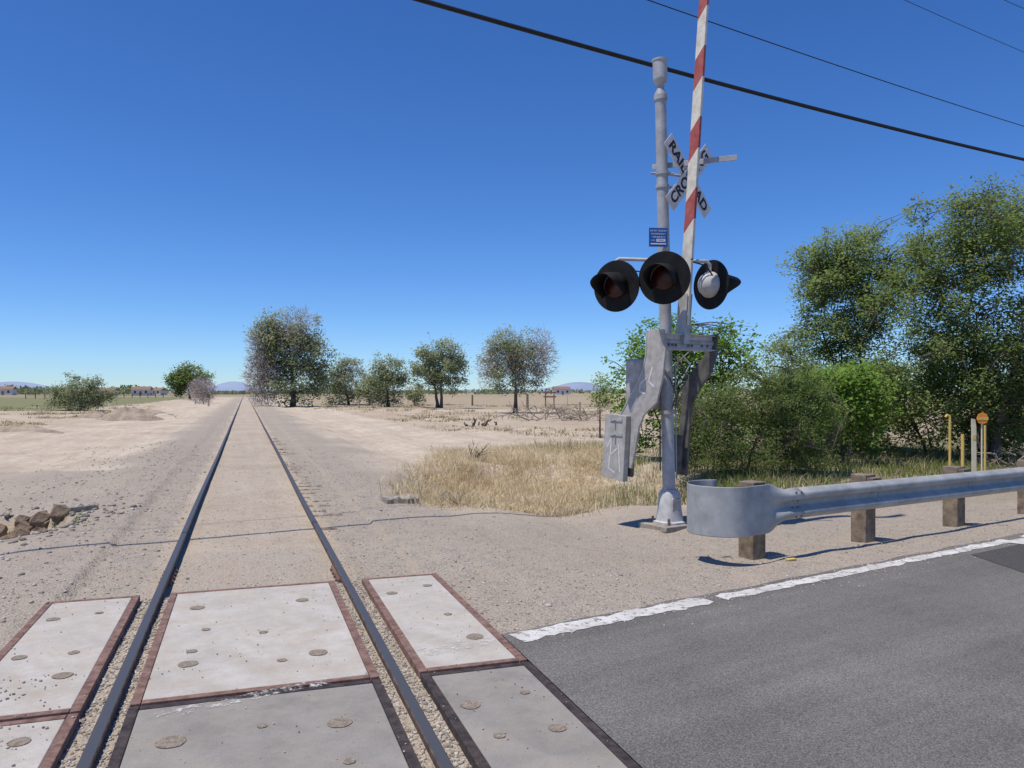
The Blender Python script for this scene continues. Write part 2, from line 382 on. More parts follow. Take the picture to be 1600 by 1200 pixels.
tag(mb.build('stop_line', 'paint', smooth=False), kind='structure')

# ---------------------------------------------------------------- crossing panels
def tp(u, v, z): x, y = uv2xy(u, v); return (x, y, z)
TAX = ((R[0], R[1], 0), (D[0], D[1], 0), (0, 0, 1))
def px2uv(px, py): return xy2uv(*G(px, py))
def panel(u0, u1, v0, v1, slabm, edgem, label, pockets):
    loc = tp((u0+u1)/2, (v0+v1)/2, 0); t = thing('level_crossing_block', label, 'concrete crossing block', loc, 'concrete blocks of the level crossing')
    e = .055; g_ = .012
    mb = MB(); mb.box(tp((u0+u1)/2, (v0+v1)/2, -.1), (u1-u0-2*e, v1-v0-2*g_-2*e, .2), TAX)
    mb.build('slab', slabm, t, bevel=.006)
    for s_, uc in ((0, u0+e/2), (1, u1-e/2)):
        MB().box(tp(uc, (v0+v1)/2, -.098), (e-.004, v1-v0-2*g_, .2), TAX).build('steel_edge', edgem, t, bevel=.004)
    for vc in (v0+g_+e/2-.002, v1-g_-e/2+.002):
        MB().box(tp((u0+u1)/2, vc, -.0985), (u1-u0-2*e-.004, e-.008, .2), TAX).build('steel_edge', 'rust' if slabm == 'panelwhite' else edgem, t, bevel=.004)
    for (px, py, rr) in pockets:
        uu, vv = px2uv(px, py)
        uu = min(max(uu, u0+e+rr*1.3), u1-e-rr*1.3); vv = min(max(vv, v0+.08+rr*1.3), v1-.08-rr*1.3)
        mb = MB(); n = 20; sd_ = random.random()*9
        ring = [tp(uu+math.cos(k*2*math.pi/n)*rr*(1+.15*mn.noise(Vector((math.cos(k*2*math.pi/n)*1.5, math.sin(k*2*math.pi/n)*1.5, sd_)))),
                   vv+math.sin(k*2*math.pi/n)*rr*(1+.15*mn.noise(Vector((math.cos(k*2*math.pi/n)*1.5+3, math.sin(k*2*math.pi/n)*1.5, sd_)))), .004) for k in range(n)]
        mb.add(ring, [tuple(range(n))]); mb.build('lifting_pocket', 'pocket', t, smooth=False)
        PK.append((uu, vv, rr))
    return t
PK = []
panel(-.575, .735, 4.565, 7.03, 'panelwhite', 'rust', 'wide pale concrete panel between the rails, at the far edge of the crossing',
      [(308, 950, .055), (472, 938, .05), (322, 984, .03), (412, 988, .03), (293, 1038, .06), (497, 1020, .06), (300, 1018, .035), (440, 1032, .03)])
panel(-.575, .735, 2.12, 4.555, 'panelgrey', 'rubber', 'wide grey concrete panel between the rails, nearest the camera',
      [(268, 1160, .07), (530, 1130, .06), (410, 1135, .025), (546, 1190, .03)])
panel(.965, 1.64, 4.565, 7.03, 'panelwhite', 'rust', 'narrow pale concrete panel right of the rails, beside the gravel shoulder', [(612, 927, .045), (668, 915, .04), (742, 995, .06), (700, 960, .03)])
panel(.965, 1.64, 2.12, 4.555, 'panelgrey', 'rubber', 'narrow grey concrete panel right of the rails, touching the asphalt road', [(735, 1102, .055), (870, 1138, .045), (820, 1082, .03), (780, 1150, .03)])
panel(-1.47, -.80, 4.565, 7.03, 'panelwhite', 'rust', 'narrow pale concrete panel left of the rails at the far edge', [(82, 968, .045), (155, 958, .03), (30, 1028, .045), (98, 1056, .055), (115, 1020, .035)])
panel(-1.47, -.80, 2.12, 4.555, 'panelwhite', 'rust', 'narrow pale concrete panel cut by the lower left corner of the view', [(30, 1160, .05)])

# ---------------------------------------------------------------- rails
def rail(uc, label, jv):
    prof = [(-.031, -.038), (-.031, -.006), (-.025, 0.0), (.025, 0.0), (.031, -.006), (.031, -.038), (.009, -.05), (.009, -.14), (.065, -.155), (.065, -.17), (-.065, -.17), (-.065, -.155), (-.009, -.14), (-.009, -.05)]
    vv = [-4+i*.8 for i in range(60)]+[44+i*5 for i in range(30)]+[200+i*50 for i in range(1, 30)]
    rows = []
    for v in vv:
        j = mn.noise(Vector((v*.11, uc, 0)))*.014*sm(7, 12, v); jz = mn.noise(Vector((v*.09, uc, 5)))*.010*sm(8, 14, v)
        rows.append([tp(uc+a+j, v, z+jz+.004) for a, z in prof+prof[:1]])
    t = thing('rail', label, 'rail', tp(uc, 7, 0))
    MB().strip(rows).build('rail_bar', 'rail', t)
    for s_ in (-1, 1):
        mb = MB(); mb.box(tp(uc+s_*.030, jv, -.068), (.03, .62, .05), TAX)
        for k in range(4): mb.tube([tp(uc+s_*.043, jv-.22+k*.147, -.066), tp(uc+s_*.063, jv-.22+k*.147, -.066)], .014, 6)
        mb.build('joint_bar', 'rust', t)
rail(-.67, 'left steel rail of the railway line', 7.95); rail(.835, 'right steel rail of the railway line', 7.55)

for i in range(34):
    v = 9.7+i*.52+random.uniform(-.05, .05)+(i > 20)*i*.1
    u1 = 1.24+random.uniform(-.16, .10); zt = -.068+random.uniform(-.016, .010)
    if v < 11: zt -= .006
    mb = MB(); N = 8; rows = []
    for k in range(N+1):
        uu = .86+(u1-.86)*k/N; wv = .085+random.uniform(-.04, .015)
        zz = zt-.03*(k == 0)+random.uniform(-.020, .005)
        rows.append([tp(uu, v-wv, -.24), tp(uu, v-wv, zz-.018), tp(uu, v-wv*.7, zz), tp(uu, v+wv*.7, zz+random.uniform(-.01, .004)), tp(uu, v+wv, zz-.018), tp(uu, v+wv, -.24)])
    rows.insert(0, [(x_, y_, z_-.06) for x_, y_, z_ in [tp(-.95, v+d_, zt-.03) for d_ in (-.1, -.1, -.07, .07, .1, .1)]])
    mb.strip(rows); e0 = len(mb.v)-6; mb.f.append(tuple(range(e0, e0+6)))
    o = mb.build('railway_sleeper', 'wooddark', loc=tp(.2, v, zt))
    tag(o, 'weathered wooden sleeper end showing through the sand beside the right rail', 'railway sleeper', 'half buried sleepers')

# ---------------------------------------------------------------- loose stones
t_ = (1+5**.5)/2
ico = np.array([(-1, t_, 0), (1, t_, 0), (-1, -t_, 0), (1, -t_, 0), (0, -1, t_), (0, 1, t_), (0, -1, -t_), (0, 1, -t_), (t_, 0, -1), (t_, 0, 1), (-t_, 0, -1), (-t_, 0, 1)])/1.9
icf = np.array([(0, 11, 5), (0, 5, 1), (0, 1, 7), (0, 7, 10), (0, 10, 11), (1, 5, 9), (5, 11, 4), (11, 10, 2), (10, 7, 6), (7, 1, 8), (3, 9, 4), (3, 4, 2), (3, 2, 6), (3, 6, 8), (3, 8, 9), (4, 9, 5), (2, 4, 11), (6, 2, 10), (8, 6, 7), (9, 8, 1)])
pts = []
def onpanel(u, v): return v < 7.03 and (-1.47 < u < -.8 or -.575 < u < .735 or .965 < u < 1.64)
def addst(u, v, s, tone=None):
    x, y = uv2xy(u, v)
    z = hgt(x, y)
    if onpanel(u, v): z = .004
    elif roadq(x, y) < .13 and (u > 1.655 or u < -1.49): z = -.012
    pts.append((x, y, z+s*.2, s, random.random() if tone is None else tone))
for _ in range(8500):
    v = 3+22*random.random()**1.6+0; side = random.random() < .45
    u = (.93+abs(random.gauss(0, 1.1))) if side else (-.77-abs(random.gauss(0, 1.8)))
    if v < 7.1 and (onpanel(u, v)): continue
    x, y = uv2xy(u, v)
    if roadq(x, y) < .1 and (u > 1.655): continue
    addst(u, v, random.uniform(.004, .013)*(1+(random.random() < .04)))
for _ in range(8000):
    s = random.uniform(-.2, 13); q = .12+abs(random.gauss(0, 1.7)); x, y, _z = rp(s, q, 0); u, v = xy2uv(x, y)
    if onpanel(u, v): continue
    addst(u, v, random.uniform(.003, .009)*(1+.8*(random.random() < .04)))
for _ in range(2800):
    v = random.uniform(2.8, 7.2); u0, u1 = random.choice([(-.79, -.71), (-.63, -.585), (.745, .795), (.87, .958), (.87, .958)])
    addst(u0+random.random()*(u1-u0), v, random.uniform(.005, .012))
for (uu, vv, rr) in PK:
    for _ in range(int(200*rr)+3):
        a = random.random()*6.28; r0 = rr*random.random()**.5*(.9 if random.random() < .75 else 2.4); addst(uu+r0*math.cos(a), vv+r0*math.sin(a), random.uniform(.002, .005), .3+.5*random.random())
for _ in range(380):
    addst(random.uniform(-1.45, 1.62), random.uniform(3, 7), random.uniform(.002, .006))
for _ in range(320):
    addst(-1.45+abs(random.gauss(0, .25)), random.uniform(3.6, 5.2), random.uniform(.003, .008))
for _ in range(1400):
    s = random.uniform(.1, 10); q = .17-abs(random.gauss(0, .2)); x, y, _z = rp(s, q, 0); u, v = xy2uv(x, y)
    if u > 1.66: addst(u, v, random.uniform(.003, .008))
for _ in range(1500):
    addst(random.uniform(-.6, .76), 7.1+22*random.random()**1.5, random.uniform(.004, .010))
for _ in range(500):
    u = -2.6+random.gauss(0, 1.0); v = random.uniform(6.5, 30); addst(u, v, random.uniform(.012, .028))
for _ in range(420):
    x = random.uniform(-8.2, -5.3); y = 10.15+random.gauss(0, .75); u, v = xy2uv(x, y); addst(u, v, random.uniform(.012, .045), random.random()*.6)
P = np.array(pts); N = len(P)
sc = P[:, 3, None, None]*rng.uniform(.7, 1.25, (N, 12, 1))*np.stack([rng.uniform(.8, 1.4, N), rng.uniform(.8, 1.3, N), rng.uniform(.5, .9, N)], 1)[:, None, :]
an = rng.uniform(0, 6.28, N); ca_, sa_ = np.cos(an), np.sin(an)
VV = ico[None]*sc; X = VV[..., 0]*ca_[:, None]-VV[..., 1]*sa_[:, None]; Yv = VV[..., 0]*sa_[:, None]+VV[..., 1]*ca_[:, None]
VV = np.stack([X, Yv, VV[..., 2]], -1)+P[:, None, :3]
FF = (icf[None]+np.arange(N)[:, None, None]*12).reshape(-1, 3)
o = fastmesh('loose_gravel', VV.reshape(-1, 3), FF, 'stone', tint=np.repeat(P[:, 4], 12)); tag(o, 'loose grey and tan stones along the track and road shoulder', 'gravel', kind='stuff')

# ---------------------------------------------------------------- grasses
def blades(name, specs, mat, label, cat):
    S = np.array(specs); N = len(S); a = rng.uniform(0, 6.28, N); b_ = rng.uniform(0, 6.28, N)
    base = S[:, :3]; h = S[:, 3]; w_ = S[:, 4]; ln = S[:, 5]
    wd = np.stack([np.cos(a), np.sin(a), 0*a], 1)*w_[:, None]/2; ld = np.stack([np.cos(b_), np.sin(b_), 0*a], 1)
    m_ = base+ld*(ln*h*.35)[:, None]+np.array([0, 0, 1])*(h*.6/(1+.3*ln))[:, None]; tt = base+ld*(ln*h)[:, None]+np.array([0, 0, 1])*(h*(1-.35*np.abs(ln)).clip(.12))[:, None]
    V = np.stack([base-wd, base+wd, m_-wd*.8, m_+wd*.8, tt], 1).reshape(-1, 3)
    f = np.array([(0, 1, 3), (0, 3, 2), (2, 3, 4)]); Fa = (f[None]+np.arange(N)[:, None, None]*5).reshape(-1, 3)
    o = fastmesh(name, V, Fa, mat, tint=np.repeat(S[:, 6], 5)); return tag(o, label, cat, kind='stuff')
S1 = []; S2 = []; S3 = []
for c in range(900):
    py = random.uniform(692, 782); px = random.uniform(636+max(0, (742-py))*1.1, 955-max(0, py-755)*1.2)
    cx, cy = G(px, py); tone = random.random(); hh_ = random.uniform(.14, .36)
    if mn.noise(Vector((cx*1.1, cy*.8, 3))) < -.42: continue
    if py > 768: hh_ *= .7
    for k in range(44):
        x = cx+random.gauss(0, .2); y = cy+random.gauss(0, .26)
        S1.append((x, y, hgt(x, y)-.02, hh_*random.uniform(.5, 1.3), .012, random.uniform(.1, 1.5), tone*.5+random.random()*.5))
for c in range(120):
    py = random.uniform(690, 772); px = random.uniform(925+(784-py)*.2, 1035)
    if random.random() < .2: px = random.uniform(840, 980); py = random.uniform(684, 700)
    cx, cy = G(px, py); hh_ = random.uniform(.16, .42)
    for k in range(34):
        x = cx+random.gauss(0, .18); y = cy+random.gauss(0, .25)
        (S2 if random.random() < .65 else S1).append((x, y, hgt(x, y)-.02, hh_*random.uniform(.5, 1.2), .012, random.uniform(.05, .6), random.random()))
for c in range(40):
    cx, cy = G(random.gauss(98, 16), random.gauss(804, 4))
    for k in range(14):
        x = cx+random.gauss(0, .07); y = cy+random.gauss(0, .07); S2.append((x, y, hgt(x, y)-.01, random.uniform(.03, .08), .010, random.uniform(.2, .9), random.random()*.6))
for c in range(1300):
    if random.random() < .6: py = 630+50*random.random()**1.8; px = random.uniform(470, 960)
    else: py = 632+30*random.random()**1.2; px = random.uniform(0, 240)
    cx, cy = G(px, py); u, v = xy2uv(cx, cy)
    if abs(u) < 6+(3 if px > 400 else 5) and py > 640: continue
    if abs(u) < 5: continue
    if mn.noise(Vector((cx*.12, cy*.12, 8))) < .02: continue
    hh_ = random.uniform(.06, .24)*(1+.4*(cy > 50)); tone = random.random(); dst = S3 if random.random() < .8 else S2
    if random.random() < .45: dst = S1
    for k in range(24):
        x = cx+random.gauss(0, .3); y = cy+random.gauss(0, .4)
        dst.append((x, y, hgt(x, y)-.03, hh_*random.uniform(.5, 1.3), .02*(1+cy/30), random.uniform(.2, 1.2), tone*.6+random.random()*.4))
for c in range(900):
    px = random.uniform(1060, 1640); py = random.uniform(690, 748)-(px > 1300)*random.uniform(0, 25)
    cx, cy = G(px, py); tone = random.random(); hh_ = random.uniform(.12, .36)
    dst = random.choice([S2, S2, S2, S2, S3])
    for k in range(22):
        x = cx+random.gauss(0, .22); y = cy+random.gauss(0, .3); dst.append((x, y, hgt(x, y)-.02, hh_*random.uniform(.5, 1.2), .014, random.uniform(.1, .9), random.random()*.8))
blades('straw_grass', S1, 'straw', 'dry yellow straw grass filling the ditch', 'dry grass')
blades('reed_grass', S2, 'reed', 'green reeds and weeds at the ditch side and under the trees', 'grass')
blades('desert_scrub', S3, 'scrub', 'low brown scrub scattered over the flats', 'scrub')

# ---------------------------------------------------------------- trees
def leaves_np(cent, size, aspect=.55, flat=0.0):
    N = len(cent); n = rng.normal(size=(N, 3)); n[:, 2] = np.abs(n[:, 2])+flat; n[:, 0] -= flat*.35; n[:, 1] -= flat*.5
    n /= np.linalg.norm(n, axis=1)[:, None]
    a = rng.normal(size=(N, 3)); a -= n*(a*n).sum(1)[:, None]; a /= np.linalg.norm(a, axis=1)[:, None]; b_ = np.cross(n, a)
    s = (size*rng.uniform(.6, 1.3, N))[:, None]
    V = np.stack([cent-a*s*.5, cent+b_*s*aspect*.5-a*s*.06, cent+a*s*.5, cent-b_*s*aspect*.5-a*s*.06], 1).reshape(-1, 3)
    return V, np.arange(N*4).reshape(-1, 4)
def plant(name, label, cat, px, Y, ells, ncl, nlf, lsz, mat, tr=.15, crad=.45, group=None, bark='bark', twig=None, stems=1, aspect=.55, flat=.8, limbs=22, gap=-.15, surf=.45, wild=0):
    x0 = PX(px, Y); z0 = hgt(x0, Y); t = thing(name, label, cat, (x0, Y, z0), group)
    cl = []; w_ = [e[-1] for e in ells]; tries = 0; scl = []
    while len(cl) < ncl and tries < ncl*20:
        tries += 1; e = random.choices(ells, w_)[0]
        rad_ = random.random()**surf; k_ = 1.
        if random.random() < wild: rad_ = random.uniform(1.0, 1.28); k_ = .6
        d = Vector((random.gauss(0, 1), random.gauss(0, 1), random.gauss(0, 1))).normalized()*rad_
        p = Vector((x0+e[0]+d.x*e[3], Y+d.y*e[4], (e[1]+e[2])/2+d.z*(e[1]-e[2])/2))
        if mn.noise(p*(1.1/crad*.35)+Vector((px, 0, 0))) < gap: continue
        if p.z < z0+.15: continue
        cl.append(p); scl.append(k_)
    zc = sum(p.z for p in cl)/len(cl); ztop = max(p.z for p in cl)
    mb = MB(); nodes = []; xm = sum(p.x for p in cl)/len(cl)-x0
    for s_ in range(stems):
        ox, oy = (0, 0) if stems == 1 else (random.gauss(0, .25)*tr*3, random.gauss(0, .25)*tr*4)
        tx, ty = xm+random.gauss(0, .5)*(stems > 1)*abs(ztop-z0)*.12, random.gauss(0, .3)
        tp_ = []
        for k in range(8):
            f = k/7; tp_.append(Vector((x0+ox+tx*f**1.5+random.gauss(0, .03)*ztop*.1, Y+oy+ty*f, z0-.1+(zc*.5+ztop*.25-z0)*f)))
        r0 = tr/(stems**.5); mb.tube(tp_, [r0*(1-.85*k/7)*(1.25 if k == 0 else 1) for k in range(8)], 8)
        for k in range(2, 8): nodes.append((tp_[k], r0*(1-.85*k/7)))
    limbc = random.sample(cl, min(limbs, len(cl)))
    for p in limbc:
        c_ = [n for n in nodes if n[0].z < p.z+.1] or nodes[:2]
        n0 = min(c_, key=lambda n: (n[0]-p).length+abs(n[0].z-p.z)*.1)
        q = [n0[0].lerp(p, f)+Vector((random.gauss(0, .04), random.gauss(0, .04), random.gauss(0, .03)+.12*math.sin(f*3.14)))*(p-n0[0]).length*(f > 0) for f in (0, .25, .5, .75, 1)]
        rr = min(n0[1]*.6, tr*.4)
        mb.tube(q, [rr*(1-.8*f)+.004 for f in (0, .25, .5, .75, 1)], 5, cap=False)
        for k in (2, 3, 4): nodes.append((q[k], rr*.4))
    for p in cl:
        n0 = min(nodes, key=lambda n: (n[0]-p).length_squared); m_ = n0[0].lerp(p, .5)+Vector((random.gauss(0, .05), random.gauss(0, .05), .05))*(p-n0[0]).length
        mb.tube([n0[0], m_, p], [max(.008, n0[1]*.35), .01+tr*.02, .004], 4, cap=False)
    mb.build('trunk', bark, t)
    P = np.array([tuple(p) for p in cl]); K = len(P)
    cr = crad*rng.uniform(.5, 1.35, K)*np.array(scl); ct = rng.uniform(0, 1, K)
    per = np.maximum(4, (nlf*(cr/crad)**2.0*rng.uniform(.6, 1.3, K)).astype(int)); idx = np.repeat(np.arange(K), per)
    dv = rng.normal(size=(len(idx), 3))*[.58, .58, .46]; cen = P[idx]+dv*cr[idx][:, None]
    keep = cen[:, 2] > z0+.03; cen = cen[keep]; idx = idx[keep]
    V, Fa = leaves_np(cen, lsz, aspect, flat)
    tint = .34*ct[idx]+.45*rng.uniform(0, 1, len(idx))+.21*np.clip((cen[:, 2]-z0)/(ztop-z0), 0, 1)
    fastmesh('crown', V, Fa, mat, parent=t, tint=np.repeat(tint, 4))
    if twig:
        mbv = []
        for (dx, zt, zb, hw, n, ln, wd_) in twig:
            dd = rng.normal(size=(n, 3)); dd /= np.linalg.norm(dd, axis=1)[:, None]; dd *= rng.uniform(0, 1, n)[:, None]**.5
            ctr = np.array([x0+dx, Y-hw*.35, (zt+zb)/2]); c0 = ctr+dd*[hw, hw, (zt-zb)/2]
            c0[:, 2] = np.maximum(c0[:, 2], z0+.1)
            d = dd*.7+rng.normal(size=(n, 3))*.5+[0, 0, .2]; d /= np.linalg.norm(d, axis=1)[:, None]
            sd_ = np.cross(d, rng.normal(size=(n, 3))); sd_ /= np.linalg.norm(sd_, axis=1)[:, None]
            L_ = (ln*rng.uniform(.3, 1.0, n))[:, None]
            mbv.append(np.stack([c0-sd_*wd_/2, c0+sd_*wd_/2, c0+d*L_+sd_*wd_*.15, c0+d*L_-sd_*wd_*.15], 1).reshape(-1, 3))
        V = np.concatenate(mbv); fastmesh('bare_branches', V, np.arange(len(V)).reshape(-1, 4), 'twig', parent=t, tint=np.repeat(rng.uniform(0, 1, len(V)//4), 4))
    return t
Z_ = PZ
plant('tall_tree', 'tallest far tree, grey green with bare pinkish branches, right beside the railway track', 'tree', 458, 95,
      [(-.6, Z_(486, 95), Z_(560, 95), 3.5, 3.5, 3), (1.6, Z_(508, 95), Z_(626, 95), 3.1, 3.2, 3), (-2.6, Z_(500, 95), Z_(590, 95), 2.3, 2.5, 1.6), (-.3, Z_(545, 95), Z_(636, 95), 3.8, 3.2, 3)], 330, 85, .30, 'leaf_far', .35, .85,
      twig=[(-3.4, Z_(548, 95), Z_(634, 95), 2.1, 2400, 1.0, .075), (.8, Z_(480, 95), Z_(560, 95), 2.6, 1000, 1.0, .06), (-3.6, Z_(505, 95), Z_(575, 95), 1.6, 1100, 1.0, .07)], group='trees across the flats', gap=-.16, wild=.08)
plant('far_tree', 'low rounded green tree directly right of the tallest far tree', 'tree', 545, 112,
      [(0, Z_(559, 112), Z_(632, 112), 2.5, 2.5, 2), (-2, Z_(568, 112), Z_(634, 112), 2.0, 2.2, 1.6)], 130, 80, .30, 'leaf_far', .2, .75, group='trees across the flats', twig=[(.5, Z_(560, 112), Z_(626, 112), 2.2, 500, .8, .06)], gap=-.3, wild=.08)
plant('shrub', 'low bush filling the gap between the two small far trees', 'shrub', 577, 104,
      [(0, Z_(584, 104), Z_(634, 104), 1.8, 1.6, 2)], 60, 70, .28, 'leaf_far', .1, .6, stems=3, group='shrubs across the flats', gap=-.4)
plant('far_tree', 'small dense green tree, second to the right of the tallest far tree', 'tree', 606, 92,
      [(0, Z_(557, 92), Z_(634, 92), 2.3, 2.2, 2)], 130, 80, .25, 'leaf_far', .2, .6, group='trees across the flats', gap=-.3, wild=.1)
plant('shrub', 'low bush between the small dense tree and the forked trunk tree', 'shrub', 648, 100,
      [(0, Z_(596, 100), Z_(632, 100), 1.4, 1.4, 2)], 36, 60, .26, 'leaf_far', .08, .55, stems=3, group='shrubs across the flats', gap=-.4)
plant('far_tree', 'round green tree on a short dark forked trunk in the middle of the flats', 'tree', 686, 86,
      [(.2, Z_(526, 86), Z_(596, 86), 2.6, 2.6, 3), (-1.5, Z_(540, 86), Z_(606, 86), 1.6, 2.0, 1.6), (1.6, Z_(548, 86), Z_(616, 86), 1.5, 2.0, 1.8), (0, Z_(565, 86), Z_(612, 86), 2.2, 2.0, 1.6)], 190, 85, .24, 'leaf_far', .28, .58, group='trees across the flats', stems=2, gap=-.35, wild=.06)
plant('far_tree', 'leafy grey green tree with bare pinkish branches, rightmost of the row across the flats', 'tree', 804, 66,
      [(0, Z_(512, 66), Z_(585, 66), 2.4, 2.4, 3), (-1.5, Z_(528, 66), Z_(608, 66), 1.5, 1.8, 2), (1.3, Z_(530, 66), Z_(610, 66), 1.4, 1.6, 1.8), (0, Z_(560, 66), Z_(612, 66), 2.0, 1.8, 1.4)], 240, 80, .17, 'leaf_far', .22, .46, group='trees across the flats', stems=2,
      twig=[(0, Z_(514, 66), Z_(614, 66), 2.6, 1300, .6, .035), (2.3, Z_(514, 66), Z_(600, 66), 1.2, 1200, .7, .04), (-2.2, Z_(545, 66), Z_(610, 66), 1.0, 450, .6, .04)], gap=-.3, wild=.06)
plant('shrub', 'spreading green shrub on the far left flats near the dirt mounds', 'shrub', 126, 76,
      [(0, Z_(586, 76), Z_(642, 76), 2.3, 2.2, 2), (1.6, Z_(592, 76), Z_(638, 76), 1.5, 1.6, .8), (-1.9, Z_(596, 76), Z_(642, 76), 1.1, 1.6, .6)], 140, 80, .2, 'leaf_far', .1, .48, stems=3, group='shrubs on the left flats', gap=-.25, wild=.1)
plant('far_tree', 'dark round tree far off on the left of the track', 'tree', 297, 190,
      [(0, Z_(570, 190), Z_(616, 190), 4.4, 4, 2), (-2.6, Z_(578, 190), Z_(616, 190), 2.6, 3, 1)], 130, 80, .5, 'leaf_dark', .35, 1.1, gap=-.4)
plant('bare_shrub', 'pale bare pinkish shrub in front of the dark round tree on the left', 'shrub', 318, 120,
      [(0, Z_(596, 120), Z_(626, 120), 1.6, 1.6, 1)], 14, 14, .2, 'twig', .1, .6, twig=[(0, Z_(590, 120), Z_(630, 120), 2.0, 2200, .8, .06)], stems=3)
plant('cottonwood_tree', 'large loose crowned green tree at the right, left one of the two big ones', 'tree', 1345, 24.5,
      [(-.2, Z_(338, 24.5), Z_(480, 24.5), 1.4, 1.6, 2), (-1.1, Z_(365, 24.5), Z_(480, 24.5), 1.3, 1.5, 2), (.6, Z_(345, 24.5), Z_(560, 24.5), 1.5, 1.8, 2.2), (-.5, Z_(440, 24.5), Z_(600, 24.5), 1.7, 1.6, 2.4), (.7, Z_(520, 24.5), Z_(690, 24.5), 1.6, 1.7, 2), (-1.6, Z_(480, 24.5), Z_(700, 24.5), 1.5, 1.2, 2.6)],
      760, 95, .095, 'leaf_cotton', .16, .29, stems=3, group='trees at the right', limbs=40, gap=-.2, wild=.14, surf=.55)
plant('cottonwood_tree', 'largest green tree filling the right edge of the view', 'tree', 1540, 20.5,
      [(-.5, Z_(300, 20.5), Z_(470, 20.5), 1.5, 1.7, 2.2), (.7, Z_(275, 20.5), Z_(450, 20.5), 1.5, 1.8, 2.4), (-1.2, Z_(365, 20.5), Z_(560, 20.5), 1.5, 1.6, 2.2), (.6, Z_(420, 20.5), Z_(690, 20.5), 2.0, 1.8, 3), (-.9, Z_(500, 20.5), Z_(690, 20.5), 2.0, 1.5, 2.6), (2.2, Z_(330, 20.5), Z_(690, 20.5), 1.7, 1.8, 2)],
      980, 95, .09, 'leaf_dark', .22, .29, stems=3, group='trees at the right', limbs=50, gap=-.28, wild=.14, surf=.55)
plant('shrub', 'broad leafed green shrub directly behind the crossing signal mast', 'shrub', 1075, 21,
      [(-.6, Z_(495, 21), Z_(580, 21), .9, 1.0, 2), (.8, Z_(505, 21), Z_(620, 21), 1.0, 1.1, 2), (-1.3, Z_(530, 21), Z_(650, 21), .8, 1.0, 1.8), (.1, Z_(560, 21), Z_(715, 21), 2.1, 1.2, 4)], 380, 60, .11, 'leaf_bright', .08, .26, stems=5, group='shrubs behind the guardrail', aspect=.65, gap=-.15, wild=.2, surf=.6)
plant('shrub', 'feathery green shrub behind the curled guardrail end', 'shrub', 1165, 16.8,
      [(0, Z_(570, 16.8), Z_(755, 16.8), 1.35, .9, 3), (-.9, Z_(600, 16.8), Z_(758, 16.8), .85, .8, 2), (.8, Z_(515, 16.8), Z_(740, 16.8), .6, .8, 2), (1.3, Z_(580, 16.8), Z_(758, 16.8), .85, .8, 2.4)], 780, 95, .062, 'leaf_dark', .04, .18, stems=5, group='shrubs behind the guardrail', aspect=.3, flat=.6, gap=-.4, wild=.16)
plant('shrub', 'bright lime green bush between the feathery shrub and the largest tree', 'shrub', 1320, 19.5,
      [(0, Z_(562, 19.5), Z_(665, 19.5), 1.1, .9, 2), (.3, Z_(590, 19.5), Z_(710, 19.5), .9, .8, 1), (-.7, Z_(600, 19.5), Z_(700, 19.5), .7, .8, .8)], 210, 65, .10, 'leaf_bright', .06, .24, stems=4, group='shrubs behind the guardrail', aspect=.65, gap=-.2, wild=.2)
plant('shrub', 'low green thicket at the foot of the right edge trees', 'shrub', 1450, 22.5,
      [(0, Z_(550, 22.5), Z_(715, 22.5), 2.8, .9, 2), (2.2, Z_(560, 22.5), Z_(712, 22.5), 1.8, .9, 2), (-2.9, Z_(570, 22.5), Z_(722, 22.5), 2.0, .9, 3)], 560, 90, .105, 'leaf_cotton', .08, .31, stems=5, group='shrubs behind the guardrail', gap=-.4, wild=.14)
plant('shrub', 'small grey green shrub at the left end of the thicket beyond the signal arm', 'shrub', 938, 30,
      [(0, Z_(588, 30), Z_(640, 30), .5, .5, 1)], 26, 50, .10, 'leaf_cotton', .05, .22, stems=3)

cc = []; tt_ = []
for i in range(520):
    r0 = random.uniform(500, 1400)
    px = random.choice([random.uniform(-60, 250), random.uniform(-60, 250), random.uniform(480, 1000), random.uniform(330, 480)])
    hgt_ = random.uniform(2, 5)*(1.3 if px < 260 else .9)
    if 330 < px < 480: hgt_ *= .5
    X0 = PX(px, r0); n = 26
    cc.append(np.stack([X0+rng.normal(size=n)*4.5, r0+rng.normal(size=n)*3, rng.uniform(0, 1, n)*hgt_], 1)); tt_.append(rng.uniform(.0, .4)+rng.uniform(-.1, .1, n))
cc = np.concatenate(cc); V, Fa = leaves_np(cc, 2.2, .8)
o = fastmesh('far_tree_belt', V, Fa, 'leaf_far', tint=np.repeat(np.concatenate(tt_), 4)); tag(o, 'far belt of trees along the horizon', 'trees', kind='stuff')

mb = MB(); rows = []
for i in range(0, 401):
    a = math.radians(-50+i*.25); px = 800+math.tan(a)*F if abs(a) < 1.4 else 0
    h = 60+40*mn.noise(Vector((i*.045, 0, 0)))+20*mn.noise(Vector((i*.2, 3, 0)))
    k = 0
    k += math.exp(-((px-20)/60)**2)*55+math.exp(-((px-365)/35)**2)*65+math.exp(-((px-905)/45)**2)*65
    h = max(8, h*.25+k)
    rr = 6500
    rows.append([(rr*math.sin(a)*f, rr*math.cos(a)*f, z) for f, z in ((.93, -5), (.96, h*.45), (1, h), (1.04, -5))])
mb.strip(rows); tag(mb.build('hills', 'hill'), kind='structure')

